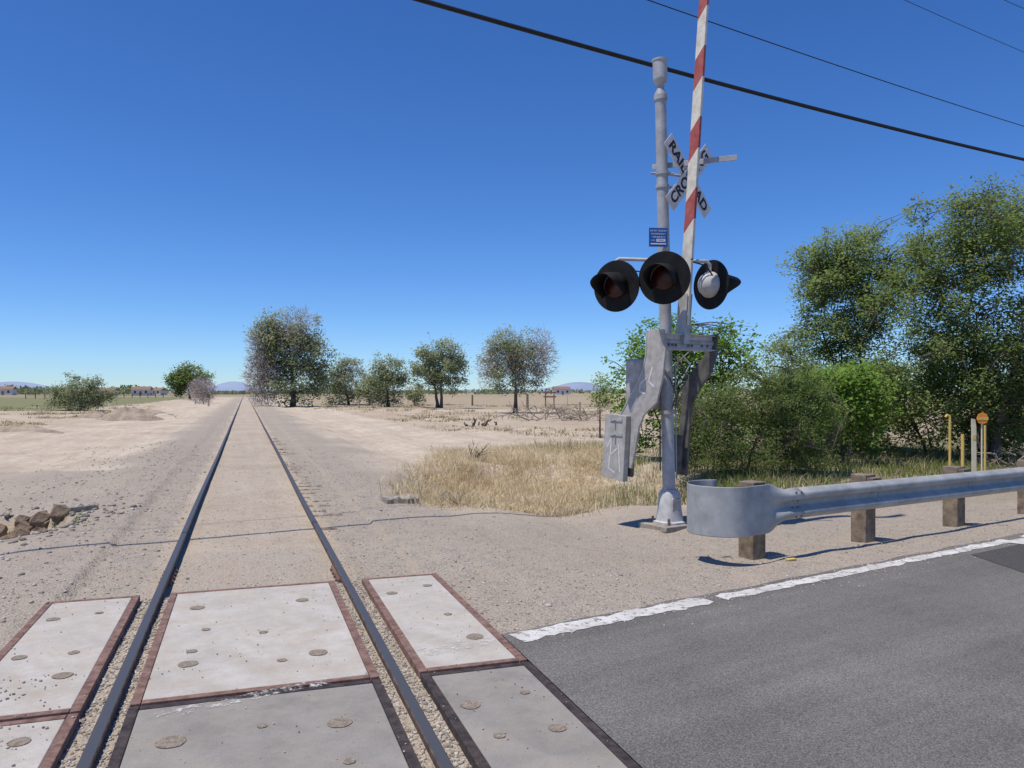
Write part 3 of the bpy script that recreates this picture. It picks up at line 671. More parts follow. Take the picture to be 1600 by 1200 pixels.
def house(px, Y, w_, d, h, label, ang=0.2):
    x = PX(px, Y); t = thing('house', label, 'house', (x, Y, -.3), 'far houses on the horizon')
    a = (math.cos(ang), math.sin(ang), 0); b_ = (-math.sin(ang), math.cos(ang), 0); ax = (a, b_, (0, 0, 1)); c = Vector((x, Y, 0)); A3 = Vector(a); B3 = Vector(b_)
    MB().box(c+Vector((0, 0, h/2-.3)), (w_, d, h), ax).build('wall', 'housewall', t, smooth=False)
    zr = h-.28; ov = .4
    poly = [c+B3*(-d/2-ov)+A3*(-w_/2-ov)+Vector((0, 0, zr)), c+B3*(d/2+ov)+A3*(-w_/2-ov)+Vector((0, 0, zr)), c+A3*(-w_/2-ov)+Vector((0, 0, zr+d*.25))]
    MB().prism(poly, A3*(w_+2*ov)).build('roof', 'houseroof', t, smooth=False)
    for k in (-.3, .3): MB().box(c+A3*(k*w_)+B3*(-d/2-.03)+Vector((0, 0, h*.5)), (w_*.12, .1, 1.2), ax).build('window', 'houseglass', t, smooth=False)
    MB().box(c+B3*(-d/2-.03)+Vector((0, 0, .8)), (1.1, .1, 2.1), ax).build('door', 'houseroof', t, smooth=False)
house(8, 420, 9, 6, 3.2, 'white far house at the extreme left edge of the horizon')
house(222, 380, 8, 6, 2.9, 'white far house with brown roof, left of the dark round tree')
house(246, 430, 8, 6, 2.6, 'smaller pale far house close to the dark round tree', -.2)
house(877, 450, 9, 6, 3.4, 'white far house right of the rightmost tree across the flats')
house(165, 450, 12, 6, 2.6, 'long low pale far house behind the left shrub', .05)

p0 = Vector((PX(40, 210), 210, 0)); p1 = Vector((PX(255, 240), 240, 0))
t = thing('rail_fence', 'dark rail fence far off across the left fields', 'fence', (p0.x, p0.y, -.1))
n = 16
for k in range(n+1):
    p = p0.lerp(p1, k/n); MB().box((p.x, p.y, .5), (.15, .15, 1.5)).build('post', 'darktwig', t, smooth=False)
for z in (.5, .85, 1.15):
    MB().tube([(p0.x, p0.y, z), (p1.x, p1.y, z)], .05, 4).build('rail', 'darktwig', t, smooth=False)

def post(px, pyb, pyt, wpx, label, mat='wooddark', name='fence_post', lean=0, grp='old posts on the flats'):
    x, Y = G(px, pyb); z = hgt(x, Y); zt = PZ(pyt, Y); w_ = wpx*Y/F
    mb = MB(); mb.tube([(x, Y, z-.2), (x+lean*.5, Y, (z+zt)/2), (x+lean, Y, zt)], [w_*.55, w_*.5, w_*.45], 7)
    return tag(mb.build(name, mat, loc=(x, Y, z)), label, 'post', grp)
post(824, 637, 615, 4, 'dark wooden post right of the rightmost tree across the flats'); post(738, 632, 617, 3, 'short post just left of the rightmost tree across the flats')
post(561, 636, 624, 3, 'small pale post in front of the low rounded tree', 'deadwood'); post(906, 640, 628, 3, 'short post near the brush pile beyond the ditch', 'deadwood')
x, Y = G(859, 636); t = thing('timber_frame', 'rust brown timber frame of two posts and crossbars on the flats', 'frame', (x, Y, hgt(x, Y)))
for dx in (-.45, .45): MB().box((x+dx, Y, .7), (.12, .12, 2.0)).build('post', 'rust', t)
for z in (1.55, 1.1): MB().box((x, Y-.09, z), (1.35, .05, .16)).build('crossbar', 'rust', t)
def marker(px, pyb, pyt, label, m1, m2):
    x, Y = G(px, pyb); z = hgt(x, Y); zt = PZ(pyt, Y); t = thing('trackside_marker', label, 'marker post', (x, Y, z), 'trackside marker posts')
    MB().box((x, Y, (z+zt)/2-.1), (.14, .14, zt-z+.1)).build('post', m1, t)
    MB().box((x, Y-.09, zt-.1), (.42, .03, .42)).build('plate', m2, t, bevel=.01)
marker(445, 632, 617, 'low cream marker post right of the rails near the tallest far tree', 'cream', 'cream')
marker(326, 633, 617, 'thin marker post with dark plate left of the rails', 'deadwood', 'darktwig')

def brush(px, py, wid, hei, n, mat, label, rad=.02, cat='dead branches', name='dead_branch', seed=1, stuff=False):
    rnd = random.Random(seed); x, Y = G(px, py); z = hgt(x, Y); mb = MB(); heart = Vector((x, Y, z+.02))
    for _ in range(n):
        if stuff: p = Vector((x+rnd.gauss(0, wid*.4), Y+rnd.gauss(0, wid*.3), z+rnd.random()*hei*.35))
        else: p = heart.copy()
        d = Vector((rnd.gauss(0, 1), rnd.gauss(0, .6), rnd.random()*.9)).normalized(); ln = rnd.uniform(.35, .9)*wid*(.6 if stuff else .9)
        ps = [p]
        for k in range(4): d = (d+Vector((rnd.gauss(0, .3), rnd.gauss(0, .3), rnd.gauss(0, .22)))).normalized(); ps.append(ps[-1]+d*ln/4)
        for q in ps: q.z = min(max(q.z, z+.01), z+hei)
        r0 = rad*rnd.uniform(.5, 1.4); mb.tube(ps, [r0*(1-.2*k) for k in range(5)], 5)
        for k in (1, 2, 3):
            e = (d+Vector((rnd.gauss(0, .8), rnd.gauss(0, .5), rnd.gauss(0, .6)))).normalized(); mb.tube([ps[k], ps[k]+e*ln*.2, ps[k]+e*ln*.3+Vector((0, 0, .03))], [r0*.5, r0*.35, r0*.15], 4)
    return tag(mb.build(name, mat, loc=(x, Y, z)), label, cat, kind='stuff' if stuff else None)
brush(735, 712, 1.0, .6, 10, 'darktwig', 'dark dead branch lying on the straw beyond the ditch edge', .014, seed=3)
brush(716, 782, .6, .8, 6, 'darktwig', 'upright dark dead twig standing at the left end of the straw', .008, seed=5)
brush(885, 652, 4.5, .9, 60, 'deadwood', 'greyish brush pile on the flats left of the signal', .04, name='brush_pile', seed=7, stuff=True)
brush(752, 659, 1.2, .35, 9, 'darktwig', 'small heap of dark logs on the flats', .07, seed=9, name='log_heap', stuff=True)
brush(195, 650, 2.6, .9, 26, 'deadwood', 'tangled bleached brush pile on the left flats', .035, name='brush_pile', seed=11, stuff=True)
brush(1578, 716, 1.3, 1.0, 34, 'deadwood', 'bleached dead branches beside the yellow pipes', .018, name='brush_pile', seed=13, stuff=True)

def mound(px, py, rx, ry, h, label, mat='mound', seed=1):
    x, Y = G(px, py); z = hgt(x, Y); rows = []
    for i in range(13):
        f = i/12; row = []
        for k in range(33):
            a = k*2*math.pi/32; s = 1+.25*mn.noise(Vector((math.cos(a)*1.3, math.sin(a)*1.3, seed)))
            X_, Y_ = math.cos(a)*rx*f*s, math.sin(a)*ry*f*s
            zz = h*(1-f*f)**1.3+(.22*h*mn.noise(Vector((X_*2.2, Y_*2.2, seed)))+.12*h*mn.noise(Vector((X_*6, Y_*6, seed))))*(1-f**4)-.08*f
            row.append((x+X_, Y+Y_, z+zz))
        rows.append(row)
    return tag(MB().strip(rows).build('dirt_mound', mat, loc=(x, Y, z)), label, 'dirt mound', 'dirt mounds on the left flats')
mound(200, 652, 2.2, 1.4, .75, 'tallest dirt mound with brush on it, left of the track', seed=2)
mound(150, 648, 1.8, 1.2, .4, 'low dirt mound directly left of the tallest one', seed=5)
mound(30, 670, 1.7, 1.0, .28, 'low dirt mound at the left edge of the flats', seed=9)
mound(232, 642, 1.8, 1.2, .35, 'small dirt mound right of the tallest one', seed=12)

def slab(pxs, z_up, thick, label, depth=.35, seed=1):
    rnd = random.Random(seed); (xa, Ya), (xb, Yb) = G(*pxs[0]), G(*pxs[1]); mb = MB(); d = Vector((xb-xa, Yb-Ya, 0)); n = Vector((-d.y, d.x, 0)).normalized(); rows = []
    z = hgt((xa+xb)/2, (Ya+Yb)/2)
    for k in range(9):
        p = Vector((xa, Ya, 0))+d*(k/8); j = lambda: rnd.gauss(0, .012)
        rows.append([(p.x, p.y+j(), z-.2), (p.x+j(), p.y+j(), z+z_up-.02), (p.x+n.x*.04, p.y+n.y*.04+j(), z+z_up+j()), (p.x+n.x*depth, p.y+n.y*depth+j(), z+z_up+j()), (p.x+n.x*depth, p.y+n.y*depth, z-.2)])
    mb.strip(rows); e0 = len(mb.v)-5; mb.f.append(tuple(range(e0, e0+5))); mb.f.append((4, 3, 2, 1, 0))
    return tag(mb.build('concrete_slab', 'concreteold', loc=(xa, Ya, z), smooth=False), label, 'concrete slab', 'broken concrete culvert slabs')
slab(((606, 783), (655, 780)), .09, .1, 'broken concrete slab at the left edge of the straw ditch', seed=2)
slab(((100, 797), (154, 791)), .09, .1, 'broken concrete slab above the green weeds on the left', seed=4)

for k in range(20):
    if k < 13: x = -7.9+k*.15+random.uniform(-.06, .06); Y = random.uniform(10.55, 11.05)
    else: x = random.uniform(-6.4, -5.85); Y = random.uniform(9.9, 10.7)
    z = max(hgt(x, Y), -.28); s = random.uniform(.07, .15)
    mb = MB(); v_ = [(x+a*s*random.uniform(.7, 1.4), Y+b_*s*random.uniform(.7, 1.3), z+c*s*random.uniform(.8, 1.3)) for a, b_, c in ico]; mb.add(v_, [tuple(f) for f in icf])
    o = mb.build('dirt_clod', 'clod', loc=(x, Y, z), smooth=False)
    tag(o, 'brown dirt clod in the washed out hole at the left edge', 'dirt clod', 'dirt clods in the hole')

# ---------------------------------------------------------------- guardrail
g0 = Vector((2.42, 7.98, 0)); A3 = Vector((*A, 0)); B3 = Vector((*B, 0)); UP = Vector((0, 0, 1))
def gp(s, n, z): return g0+A3*s+B3*n+UP*z
t = thing('guardrail', 'galvanised steel guardrail on timber posts along the road, with a curled end', 'guardrail', gp(0, 0, -.05))
prof = [(-.156, .0), (-.15, .012), (-.118, .074), (-.105, .083), (-.075, .083), (-.062, .076), (-.03, .014), (-.018, .006), (.018, .006), (.03, .014), (.062, .076), (.075, .083), (.105, .083), (.118, .074), (.15, .012), (.156, .0)]
def bz(s): return .50-.006*max(0, s)
nb = .125
rows = []
for k in range(40):
    s = .36+k*.4; rows.append([gp(s, nb+o_, bz(s)+h) for h, o_ in prof])
MB().strip(rows).build('beam', 'beam', t, solid=.004)
path = [(.52, nb+.006), (.40, nb+.008), (.30, nb+.010), (.20, nb+.015), (.12, nb+.025), (.04, nb+.04), (-.06, nb+.055)]
cs, cn, rr = -.30, -.135, .335
na_ = len(path)
for k in range(0, 27): a = math.radians(70+k*9.2); path.append((cs+rr*math.cos(a), cn+rr*math.sin(a)))
rows = []
for i, (s, n_) in enumerate(path):
    f = 1-sm(.04, .30, s) if i < na_ else 1
    p_, q_ = path[max(i-1, 0)], path[min(i+1, len(path)-1)]; tx, ty = q_[0]-p_[0], q_[1]-p_[1]; l = math.hypot(tx, ty); nx, ny = ty/l, -tx/l
    if ny < 0: nx, ny = -nx, -ny
    if i >= na_: nx, ny = (s-cs)/rr, (n_-cn)/rr
    rows.append([gp(s+nx*o_*(1-f), n_+ny*(o_*(1-f)+.004), .495+(-.012*f)+h*(1+.55*f)) for h, o_ in prof])
MB().strip(rows).build('end_section', 'beam', t, solid=.004)
for s in (.40, .48):
    for h in (-.12, -.04, .04, .12): MB().lathe(gp(s, nb+.010+(.074 if abs(h) > .1 else .032), .5+h), B3, [(0, .014), (.008, .014), (.012, .008)], 8).build('splice_bolt', 'rust', t)
AX = (tuple(A3), tuple(B3), (0, 0, 1))
for i, s in enumerate((0.06, 1.93, 3.84, 5.75, 7.66, 9.57)):
    zt = (.73, .70, .69, .68, .68, .67)[i]
    pz = gp(s, -.04, 0); gz = hgt(pz.x, pz.y)
    o = MB().box(gp(s, -.06, (zt+gz-.3)/2), (.19, .19, zt-gz+.3), AX).build('post', 'wood', t, bevel=.008)
    MB().box(gp(s, .075, .5), (.17, .075, .34), AX).build('spacer_block', 'wood', t, bevel=.006)
    if i: MB().lathe(gp(s, nb+.008, bz(s)), B3, [(0, .022), (.008, .02), (.014, .01)], 10).build('bolt', 'galv', t)
x, Y = G(1236, 869); tag(MB().box((x, Y, hgt(x, Y)+.012), (.11, .05, .015), ((.9, .4, 0), (-.4, .9, 0), (0, 0, 1))).build('wood_chip', 'yellow', loc=(x, Y, 0), bevel=.003), 'small orange wood chip on the gravel beside the first guardrail post', 'wood chip')

# ---------------------------------------------------------------- crossing signal
mx, my = 2.06, 10.4; gz = hgt(mx, my)
sig = thing('crossing_signal', 'railroad crossing signal mast with raised striped gate arm, lamps, crossbuck and bell', 'crossing signal', (mx, my, gz))
tilt = Vector((-.0215, 0, 1))
def mp_(z, dx=0, dy=0): return Vector((mx+.005-.0215*z+dx, my+dy, z))
def zy(py, Y=10.4): return PZ(py, Y)
MB().tube([mp_(.12), mp_(zy(150))], [.084, .073], 24).build('mast', 'galv', sig)
MB().tube([mp_(zy(157)), mp_(zy(150))], .088, 20).build('collar', 'galv', sig)
MB().lathe(mp_(zy(152)), tilt, [(0, .08), (.04, .08), (.10, .05), (.16, .05), (.20, .085), (.235, .094), (.24, .094), (.46, .094), (.47, .104), (.49, .104), (.495, .09), (.50, .0)], 24).build('bell', 'galv', sig)
mb = MB(); rows = []
for z, hw in ((gz+.03, .185), (gz+.06, .185), (gz+.075, .155), (gz+.22, .135), (gz+.42, .122), (gz+.45, .106), (gz+.48, .09)):
    rows.append([Vector((mx+.005, my, z))+A3*(hw*math.copysign(abs(math.cos(a))**.6, math.cos(a)))+B3*(hw*math.copysign(abs(math.sin(a))**.6, math.sin(a))) for a in [k*2*math.pi/24+.001 for k in range(25)]])
mb.strip(rows); mb.f.append(tuple(range(len(mb.v)-25, len(mb.v)-1))); mb.build('mast_base', 'silver', sig)
MB().box((mx-.03, my, gz+.0), (.52, .52, .07), AX).build('foundation', 'concreteold', sig, bevel=.01)
for a in (-.15, .15):
    for b_ in (-.15, .15): MB().tube([Vector((mx, my, gz+.03))+A3*a+B3*b_, Vector((mx, my, gz+.12))+A3*a+B3*b_], .016, 6).build('anchor_bolt', 'rust', sig)
mb = MB(); mb.box(Vector((mx, my, gz+.27))+B3*.128, (.14, .02, .2), AX); mb.build('access_cover', 'greypaint', sig, bevel=.006)
for py in (271, 292):
    MB().tube([mp_(zy(py+2.5)), mp_(zy(py-2.5))], .089, 20).build('clamp', 'galv', sig)
zc = zy(262); MB().box((2.36, 10.30, zc+.04), (1.1, .012, .07), ((.91, -.41, 0), (.41, .91, 0), (0, 0, 1))).build('bracket_bar', 'galv', sig, bevel=.003)
mb = MB(); mb.tube([mp_(zy(271)), (2.33, 10.42, 4.46)], .02, 8); mb.tube([mp_(zy(292)), (2.33, 10.42, 4.30)], .02, 8); mb.tube([mp_(zy(271), -.15), mp_(zy(271), .15)], .014, 6); mb.build('bracket', 'galv', sig)
nC = Vector((.65, -.76, 0)).normalized(); tC = Vector((-nC.y, nC.x, 0)); cC = Vector((2.325, 10.42, 4.46))
def text_on(body, size, origin, right, up, parent, mat, sx=1., name='lettering', bold=.0):
    cu = bpy.data.curves.new('t', 'FONT'); cu.body = body; cu.size = size; cu.align_x = 'CENTER'; cu.align_y = 'CENTER'; cu.offset = bold; cu.resolution_u = 4
    ob = bpy.data.objects.new('t', cu); C.objects.link(ob); bpy.context.view_layer.update()
    me = bpy.data.meshes.new_from_object(ob); bpy.data.objects.remove(ob)
    r, u_ = Vector(right).normalized(), Vector(up).normalized(); n_ = r.cross(u_)
    Mx = Matrix(((r.x*sx, u_.x, n_.x, origin[0]), (r.y*sx, u_.y, n_.y, origin[1]), (r.z*sx, u_.z, n_.z, origin[2]), (0, 0, 0, 1)))
    me.transform(Mx); me.transform(Matrix.Translation(-root_loc(parent))); me.materials.clear(); me.materials.append(M[mat]); me.name = name
    o = bpy.data.objects.new(name, me); C.objects.link(o); o.parent = parent; return o
for word, sgn, off in (('RAILROAD', -1, -.012), ('CROSSING', 1, .012)):
    r = (tC+UP*sgn).normalized(); u_ = (UP-tC*sgn).normalized()
    c_ = cC+nC*off
    o = MB().box(c_, (1.2, .22, .006), (tuple(r), tuple(u_), tuple(nC))).build('crossbuck_board', 'white', sig)
    text_on(word, .19, c_+nC*.0045, r, u_, o, 'letter', 1.16, bold=.007)
zs = zy(371, 10.28); cS = Vector((PX(1028.5, 10.27), 10.27, zs)); rS = Vector((1, .08, 0)).normalized(); nS = rS.cross(UP)
o = MB().box(cS, (.245, .006, .245), (tuple(rS), tuple(-nS), (0, 0, 1))).build('information_sign', 'blue', sig, bevel=.002)
for body, dz, sz in (('REPORT PROBLEM', .083, .029), ('OR EMERGENCY', .043, .029), ('1-800-848-8715', .003, .031)):
    text_on(body, sz, cS+nS*.0055+UP*dz, rS, UP, o, 'wletter', .9)
text_on('X-ING', .024, cS+nS*.0055+UP*-.04+rS*-.07, rS, UP, o, 'wletter', .9)
MB().box(cS+nS*.004+UP*-.04+rS*.035, (.12, .003, .038), (tuple(rS), tuple(-nS), (0, 0, 1))).build('number_plate', 'white', o)
text_on('740751', .026, cS+nS*.0062+UP*-.04+rS*.035, rS, UP, o, 'letter', 1)
MB().box(cS+nS*.0045+UP*-.085, (.2, .003, .014), (tuple(rS), tuple(-nS), (0, 0, 1))).build('lower_stripe', 'wletter', o)

def lamp(px, py, Y, n_, label, tiltz=0):
    c = Vector((PX(px, Y), Y, PZ(py, Y))); n_ = Vector(n_).normalized(); n_.z = tiltz; n_.normalize(); side = UP.cross(n_).normalized(); up = n_.cross(side)
    mb = MB(); mb.lathe(c-n_*.012, n_, [(0, .30), (.002, .325), (.012, .33), (.02, .325), (.02, .17)], 40)
    o = mb.build('signal_light', 'black', sig); tag(o, label)
    MB().lathe(c+n_*.0, n_, [(.012, .155), (.03, .15), (.045, .12), (.055, .07), (.058, .001)], 28).build('lens', 'lens', o)
    MB().lathe(c-n_*.012, -n_, [(0, .175), (.03, .175), (.05, .16), (.10, .135), (.14, .09), (.158, .04), (.162, .001)], 28).build('housing', 'silver', o)
    rows = []
    for k in range(29):
        a = math.radians(-40+k*(260/28)); ln = .10+.28*sm(-.65, .6, math.sin(a))
        d = side*math.cos(a)*.175+up*math.sin(a)*.175
        rows.append([c+n_*.018+d, c+n_*(.018+ln*.5)+d*1.01-up*.015, c+n_*(.018+ln)+d*1.02-up*.045])
    MB().strip(rows).build('hood', 'black', o, solid=.005)
    return c
def an_(deg): return (-math.sin(math.radians(deg)), -math.cos(math.radians(deg)), 0)
cl1 = lamp(963, 447, 10.15, an_(36), 'leftmost lamp, facing the camera', -.05)
cl2 = lamp(1038, 434, 9.85, an_(26), 'middle lamp, in front of the mast', -.05)
cl3 = lamp(1111, 445, 10.55, (.87, .5, 0), 'lamp turned away, silver housing showing')
zca = zy(407)
p_ = mp_(zca); mb = MB()
mb.tube([Vector((cl1.x, cl1.y+.12, cl1.z+.1)), Vector((cl1.x, cl1.y+.12, zca-.03)), Vector((cl1.x+.05, cl1.y+.12, zca)), p_, Vector((cl3.x-.08, cl3.y-.08, zca)), Vector((cl3.x-.03, cl3.y-.06, zca-.04)), Vector((cl3.x-.03, cl3.y-.05, cl3.z+.1))], .024, 10)
mb.tube([p_, Vector((cl2.x, cl2.y+.12, zca)), Vector((cl2.x, cl2.y+.1, cl2.z))], .024, 10)
mb.tube([mp_(zca-.06), mp_(zca+.06)], .1, 20)
mb.build('lamp_crossarm', 'silver', sig)
mb = MB()
mb.tube([cl1+Vector((.05, .14, .06)), cl1+Vector((.2, .2, .24)), cl1+Vector((.4, .2, .20)), p_+Vector((-.08, 0, .02))], .010, 6)
mb.tube([cl3+Vector((.02, -.12, .06)), cl3+Vector((-.1, -.15, .23)), p_+Vector((.1, 0, .06))], .010, 6); mb.build('lamp_cable', 'blackrubber', sig)

# gate machinery
Cg = Vector((2.22, 10.15, 0)); zb1, zb0 = 2.375, 2.165; zbm = (zb0+zb1)/2
MB().box(Cg+UP*zbm, (.92, .05, zb1-zb0), AX).build('pivot_plate', 'silver', sig, bevel=.006)
MB().box(Cg+B3*.035+UP*(zb1-.012), (.92, .08, .012), AX).build('pivot_flange', 'silver', sig); MB().box(Cg+B3*.035+UP*(zb0+.012), (.92, .08, .012), AX).build('pivot_flange', 'silver', sig)
for s in (-.32, -.26, -.2, .02, .08, .26, .36): MB().lathe(Cg+A3*s+B3*.026+UP*(zbm-.04), B3, [(0, .018), (.014, .018), (.018, .008)], 6).build('plate_bolt', 'rust', sig)
MB().box(Vector((1.755, 10.50, 1.74)), (.42, .32, .66), AX).build('gate_motor_box', 'greypaint', sig, bevel=.045)
MB().box(Vector((1.755, 10.50, 1.74))+B3*.164, (.32, .012, .52), AX).build('motor_box_door', 'greypaint', sig, bevel=.01)
MB().tube([Cg+A3*-.47+UP*zbm, Cg+A3*.47+UP*zbm], .04, 14).build('pivot_shaft', 'greypaint', sig)
def armpoly(side, pts, thick, name, mat, off=0):
    P0 = Cg+A3*(side+off); poly = [P0-B3*s+UP*z for s, z in pts]
    return MB().prism(poly, A3*thick).build(name, mat, sig, bevel=.004, smooth=False)
def sp(px, py): return ((1030-px)*.0119, 1.64-(py-612)*.0083)
LA = [(1015, 519), (1040, 519), (1043, 550), (1039, 590), (1030, 628), (1010, 648), (1002, 668), (997, 700), (990, 732), (966, 728), (970, 690), (973, 648), (985, 626), (1000, 600), (1009, 580), (1014, 555)]
armpoly(-.47, [sp(*p) for p in LA], -.03, 'counterweight_arm', 'greypaint')
rim = [sp(*p) for p in [(1015, 519), (1014, 555), (1009, 580), (1000, 600), (985, 626), (973, 648), (970, 690), (966, 728)]]
MB().tube([Cg+A3*-.50-B3*s+UP*z for s, z in rim], .011, 6).build('arm_rim', 'silver', sig)
cw = [sp(*p) for p in [(955, 647), (990, 650), (984, 753), (947, 748)]]
armpoly(-.50, cw, -.08, 'counterweight', 'greypaint')
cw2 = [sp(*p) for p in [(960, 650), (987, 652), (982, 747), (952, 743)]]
armpoly(-.43, cw2, .06, 'counterweight', 'shaded_or_dark')
for py in (657, 680):
    mb = MB(); s, z = sp(972, py); P_ = Cg+A3*-.58-B3*s+UP*z; mb.tube([P_+A3*.02, P_-A3*.05], .015, 6); mb.box(P_-A3*.006+B3*.02, (.012, .24, .028), AX); mb.build('clamp_bolt', 'galv', sig)
right = [(-.09, 2.39), (.06, 2.39), (.07, 2.2), (.19, 2.06), (.37, 1.90), (.52, 1.68), (.57, 1.3), (.64, .5), (.46, .5), (.40, 1.2), (.33, 1.52), (.18, 1.72), (.01, 1.90), (-.08, 2.1)]
armpoly(.47, right, .03, 'counterweight_arm', 'shaded_or_dark')  # the shade on this arm is painted in as a darker grey
armpoly(.40, [(s_+.02, z_) for s_, z_ in ((.42, 1.05), (.60, 1.05), (.62, .55), (.46, .55))], -.05, 'counterweight', 'shaded_or_dark')
def stroke(pts, off): return [Cg+A3*off-B3*s+UP*z for s, z in [sp(*p) for p in pts]]
for off, strokes in ((-.5025, [[(1014, 592), (1005, 600), (1004, 612), (1012, 615)], [(1024, 575), (1018, 596), (1026, 604)], [(1000, 622), (990, 642)]]),
                     (-.5825, [[(958, 700), (965, 684), (963, 715)], [(974, 702), (962, 714), (960, 734), (970, 740)], [(977, 694), (979, 738)]])):
    mb = MB()
    for st in strokes:
        pp = stroke(st, off)
        for a_, b_ in zip(pp, pp[1:]):
            d = (b_-a_).normalized(); n_ = d.cross(A3).normalized()*.012
            mb.add([a_-n_-d*.006, b_-n_+d*.006, b_+n_+d*.006, a_+n_-d*.006], [(0, 1, 2, 3)])
    mb.build('graffiti', 'graffiti', sig, smooth=False)
for pl in ([Cg+A3*.1+B3*.03+UP*2.40, Cg+A3*.2+B3*.06+UP*2.50, Cg+A3*.3+B3*.02+UP*2.47, Cg+A3*.28+UP*2.30, mp_(2.0, .12), mp_(1.4, .11), mp_(.5, .1)],
           [Vector((1.86, 10.5, 1.45)), mp_(1.2, -.08, .1), mp_(.6, -.1, .05)],
           [Cg+A3*.05+B3*.05+UP*2.40, Cg+A3*.02+B3*.08+UP*2.47, Cg+A3*-.02+B3*.05+UP*2.42],
           [mp_(2.1, .1, -.08), mp_(1.98, .20, -.1), mp_(1.8, .25, -.05), mp_(1.6, .19, 0), mp_(1.4, .1, 0)],
           [mp_(2.12, .14, -.08), mp_(1.9, .12, -.14), mp_(1.75, .20, -.12), mp_(1.6, .12, -.1), mp_(1.45, .10, -.05)],
           [mp_(2.12, .2, -.05), mp_(2.0, .30, -.05), mp_(1.86, .24, 0), mp_(1.7, .12, 0)],
           [mp_(2.0, -.08, -.08), mp_(1.8, .02, -.13), mp_(1.6, .10, -.12), mp_(1.42, .04, -.1)]):
    MB().tube(pl, .010, 6).build('power_cable', random.choice(['galv', 'shaded_or_dark']), sig)
for z in (1.9, 1.35): MB().tube([mp_(z), mp_(z+.05)], .098, 20).build('clamp', 'greypaint', sig)
m, nt, b = newmat('red_white_gate_stripes'); co = coord(nt); sx = nt.nodes.new('ShaderNodeSeparateXYZ'); nt.links.new(co, sx.inputs[0])
hx = math_node(nt, 'ADD', math_node(nt, 'MULTIPLY', sx.outputs[0], B[0]), math_node(nt, 'MULTIPLY', sx.outputs[1], B[1]))
ph = math_node(nt, 'ADD', math_node(nt, 'ADD', sx.outputs[2], math_node(nt, 'MULTIPLY', hx, -1.)), .44)
fr = math_node(nt, 'FRACT', math_node(nt, 'DIVIDE', ph, .86))
st = math_node(nt, 'GREATER_THAN', fr, .56); st = math_node(nt, 'MULTIPLY', st, math_node(nt, 'GREATER_THAN', sx.outputs[2], 3.42))
dn = noise_node(nt, 9, 6, .7, co); wcol = ramp(nt, dn.outputs['Fac'], [(.35, (.52, .47, .38)), (.6, (.70, .66, .57))])
rcol = ramp(nt, dn.outputs['Fac'], [(.35, (.30, .05, .045)), (.62, (.40, .11, .095))])
nt.links.new(mix(nt, st, wcol, rcol), b.inputs['Base Color']); b.inputs['Roughness'].default_value = .7; M['stripe'] = m
gb = Vector((PX(1068, 10.1), 10.1, PZ(508, 10.1))); gt = Vector((PX(1100, 10.05), 10.05, PZ(0, 10.05))); gd = (gt-gb).normalized(); gtop = gb+gd*7.2
wd = B3; nrm = gd.cross(wd).normalized(); wd = nrm.cross(gd)
mb = MB(); h0, h1 = .088, .06
q = [gb-wd*h0-nrm*.022, gb+wd*h0-nrm*.022, gb+wd*h0+nrm*.022, gb-wd*h0+nrm*.022, gtop-wd*h1-nrm*.016, gtop+wd*h1-nrm*.016, gtop+wd*h1+nrm*.016, gtop-wd*h1+nrm*.016]
mb.add(q, [(3, 2, 1, 0), (4, 5, 6, 7), (0, 1, 5, 4), (1, 2, 6, 5), (2, 3, 7, 6), (3, 0, 4, 7)])
ga = mb.build('gate_arm', 'stripe', sig, bevel=.006, smooth=False)
mb = MB()
for s_ in (-1, 1): mb.box(gb+gd*.12+nrm*s_*.04, (.012, .16, .55), (tuple(nrm), tuple(wd), tuple(gd)))
mb.box(gb-gd*.12, (.09, .15, .25), (tuple(nrm), tuple(wd), tuple(gd))); mb.build('arm_bracket', 'galv', sig, bevel=.003)

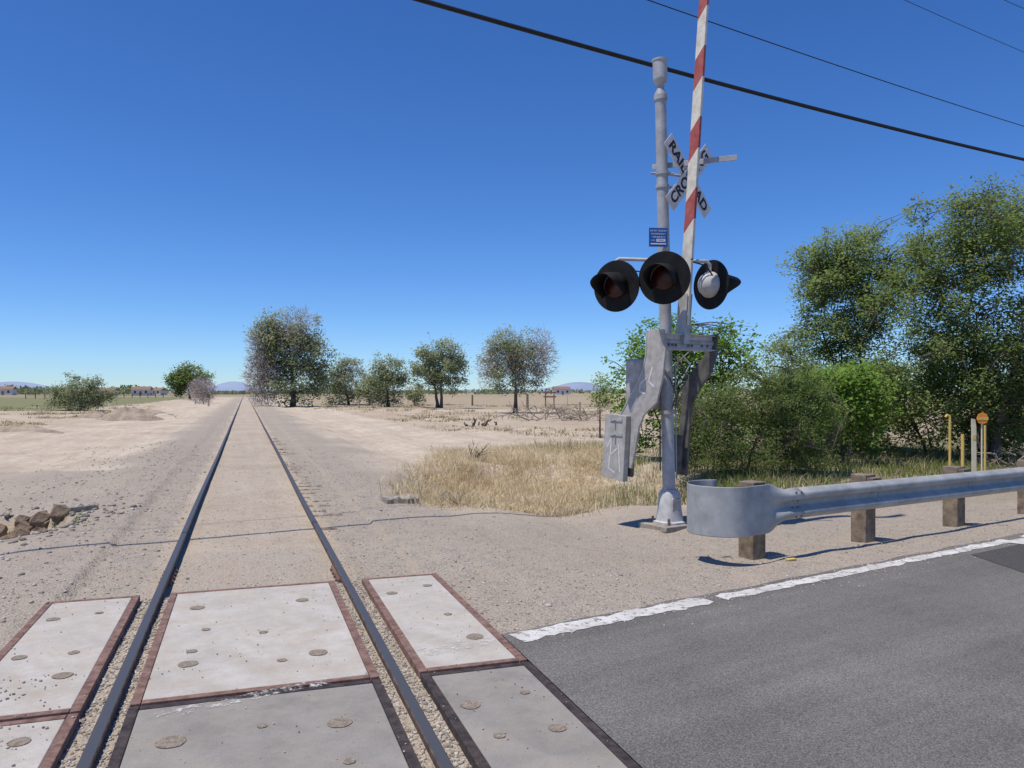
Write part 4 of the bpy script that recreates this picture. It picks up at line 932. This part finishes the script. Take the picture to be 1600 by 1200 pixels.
# ---------------------------------------------------------------- yellow pipes and markers
def ypipe(px, pyb, pyt, hook, label, mat='yellow', r_=.03):
    Y = 14.6; x = PX(px, Y); z = hgt(x, Y); zt = PZ(pyt, Y); t_p = [(x, Y, z-.2), (x, Y, zt-.03)]
    if hook: t_p += [(x-.01, Y, zt), (x-.05, Y, zt+.02), (x-.08, Y, zt-.02)]
    return tag(MB().tube(t_p, r_, 10).build('pipe_post', mat, loc=(x, Y, z)), label, 'pipe post', 'yellow pipe posts')
ypipe(1484, 722, 650, True, 'tall yellow pipe with a hooked top, leftmost of the marker group', r_=.022); ypipe(1504, 722, 676, False, 'short yellow pipe between the hooked pipe and the cream stake', r_=.028)
ypipe(1539, 722, 662, False, 'slim yellow pipe post at the right of the cream stake', r_=.02)
Y = 14.5; x = PX(1523, Y); z = hgt(x, Y); t = thing('marker_stake', 'cream stake with a slanted pointed top among the yellow pipes', 'marker stake', (x, Y, z))
MB().prism([(x-.035, Y, z-.2), (x+.035, Y, z-.2), (x+.03, Y, PZ(668, Y)), (x+.01, Y, PZ(655, Y)), (x-.05, Y, PZ(654, Y))], (0, .03, 0)).build('stake', 'cream', t, smooth=False)
MB().box((x-.005, Y-.004, PZ(683, Y)), (.06, .006, .08)).build('label_plate', 'yellow', t, smooth=False)
Y = 14.4; x = PX(1535, Y); z = hgt(x, Y); t = thing('warning_marker', 'round orange and yellow warning marker on a thin post beside the pipes', 'warning marker', (x, Y, z))
MB().tube([(x, Y+.02, z-.1), (x, Y+.02, PZ(655, Y))], .014, 8).build('post', 'cream', t)
MB().lathe((x, Y, PZ(654, Y)), Vector((0, -1, 0)), [(0, .11), (.008, .11), (.010, .1)], 8).build('plate', 'orange', t, smooth=False)
MB().box((x, Y-.014, PZ(654, Y)), (.2, .004, .05)).build('stripe', 'yellow', t, smooth=False)

# ---------------------------------------------------------------- overhead cables
def cable(p, q, H, sag, r_, label, ext=(1.2, 1.2)):
    def pt(px, py):
        Y = (H-H0)*F/(HZ-py); return Vector((PX(px, Y), Y, H))
    a, b_ = pt(*p), pt(*q); d = b_-a; a2 = a-d*ext[0]; b2 = b_+d*ext[1]; ps = []
    m_ = (a+b_)/2; half = (b2-a2).length/2
    for k in range(61):
        f = k/60; c = a2.lerp(b2, f); s = ((c-m_).length/half)**2*sag*16; c.z += s-sag*.5; ps.append(c)
    return tag(MB().tube(ps, r_, 8).build('overhead_cable', 'blackrubber', loc=tuple(a2)), label, 'cable', 'overhead cables')
cable((625, -3), (1600, 253), 6.8, .06, .034, 'thick black overhead cable crossing behind the top of the signal mast')
cable((1000, -2), (1600, 199), 8.6, .03, .010, 'thin overhead cable above the thick black one')
cable((1390, -10), (1600, 82), 9.8, .01, .006, 'very thin overhead cable in the upper right corner, lower of two')
cable((1540, -14), (1600, 14), 10.4, .01, .006, 'very thin overhead cable in the extreme upper right corner, upper of two')
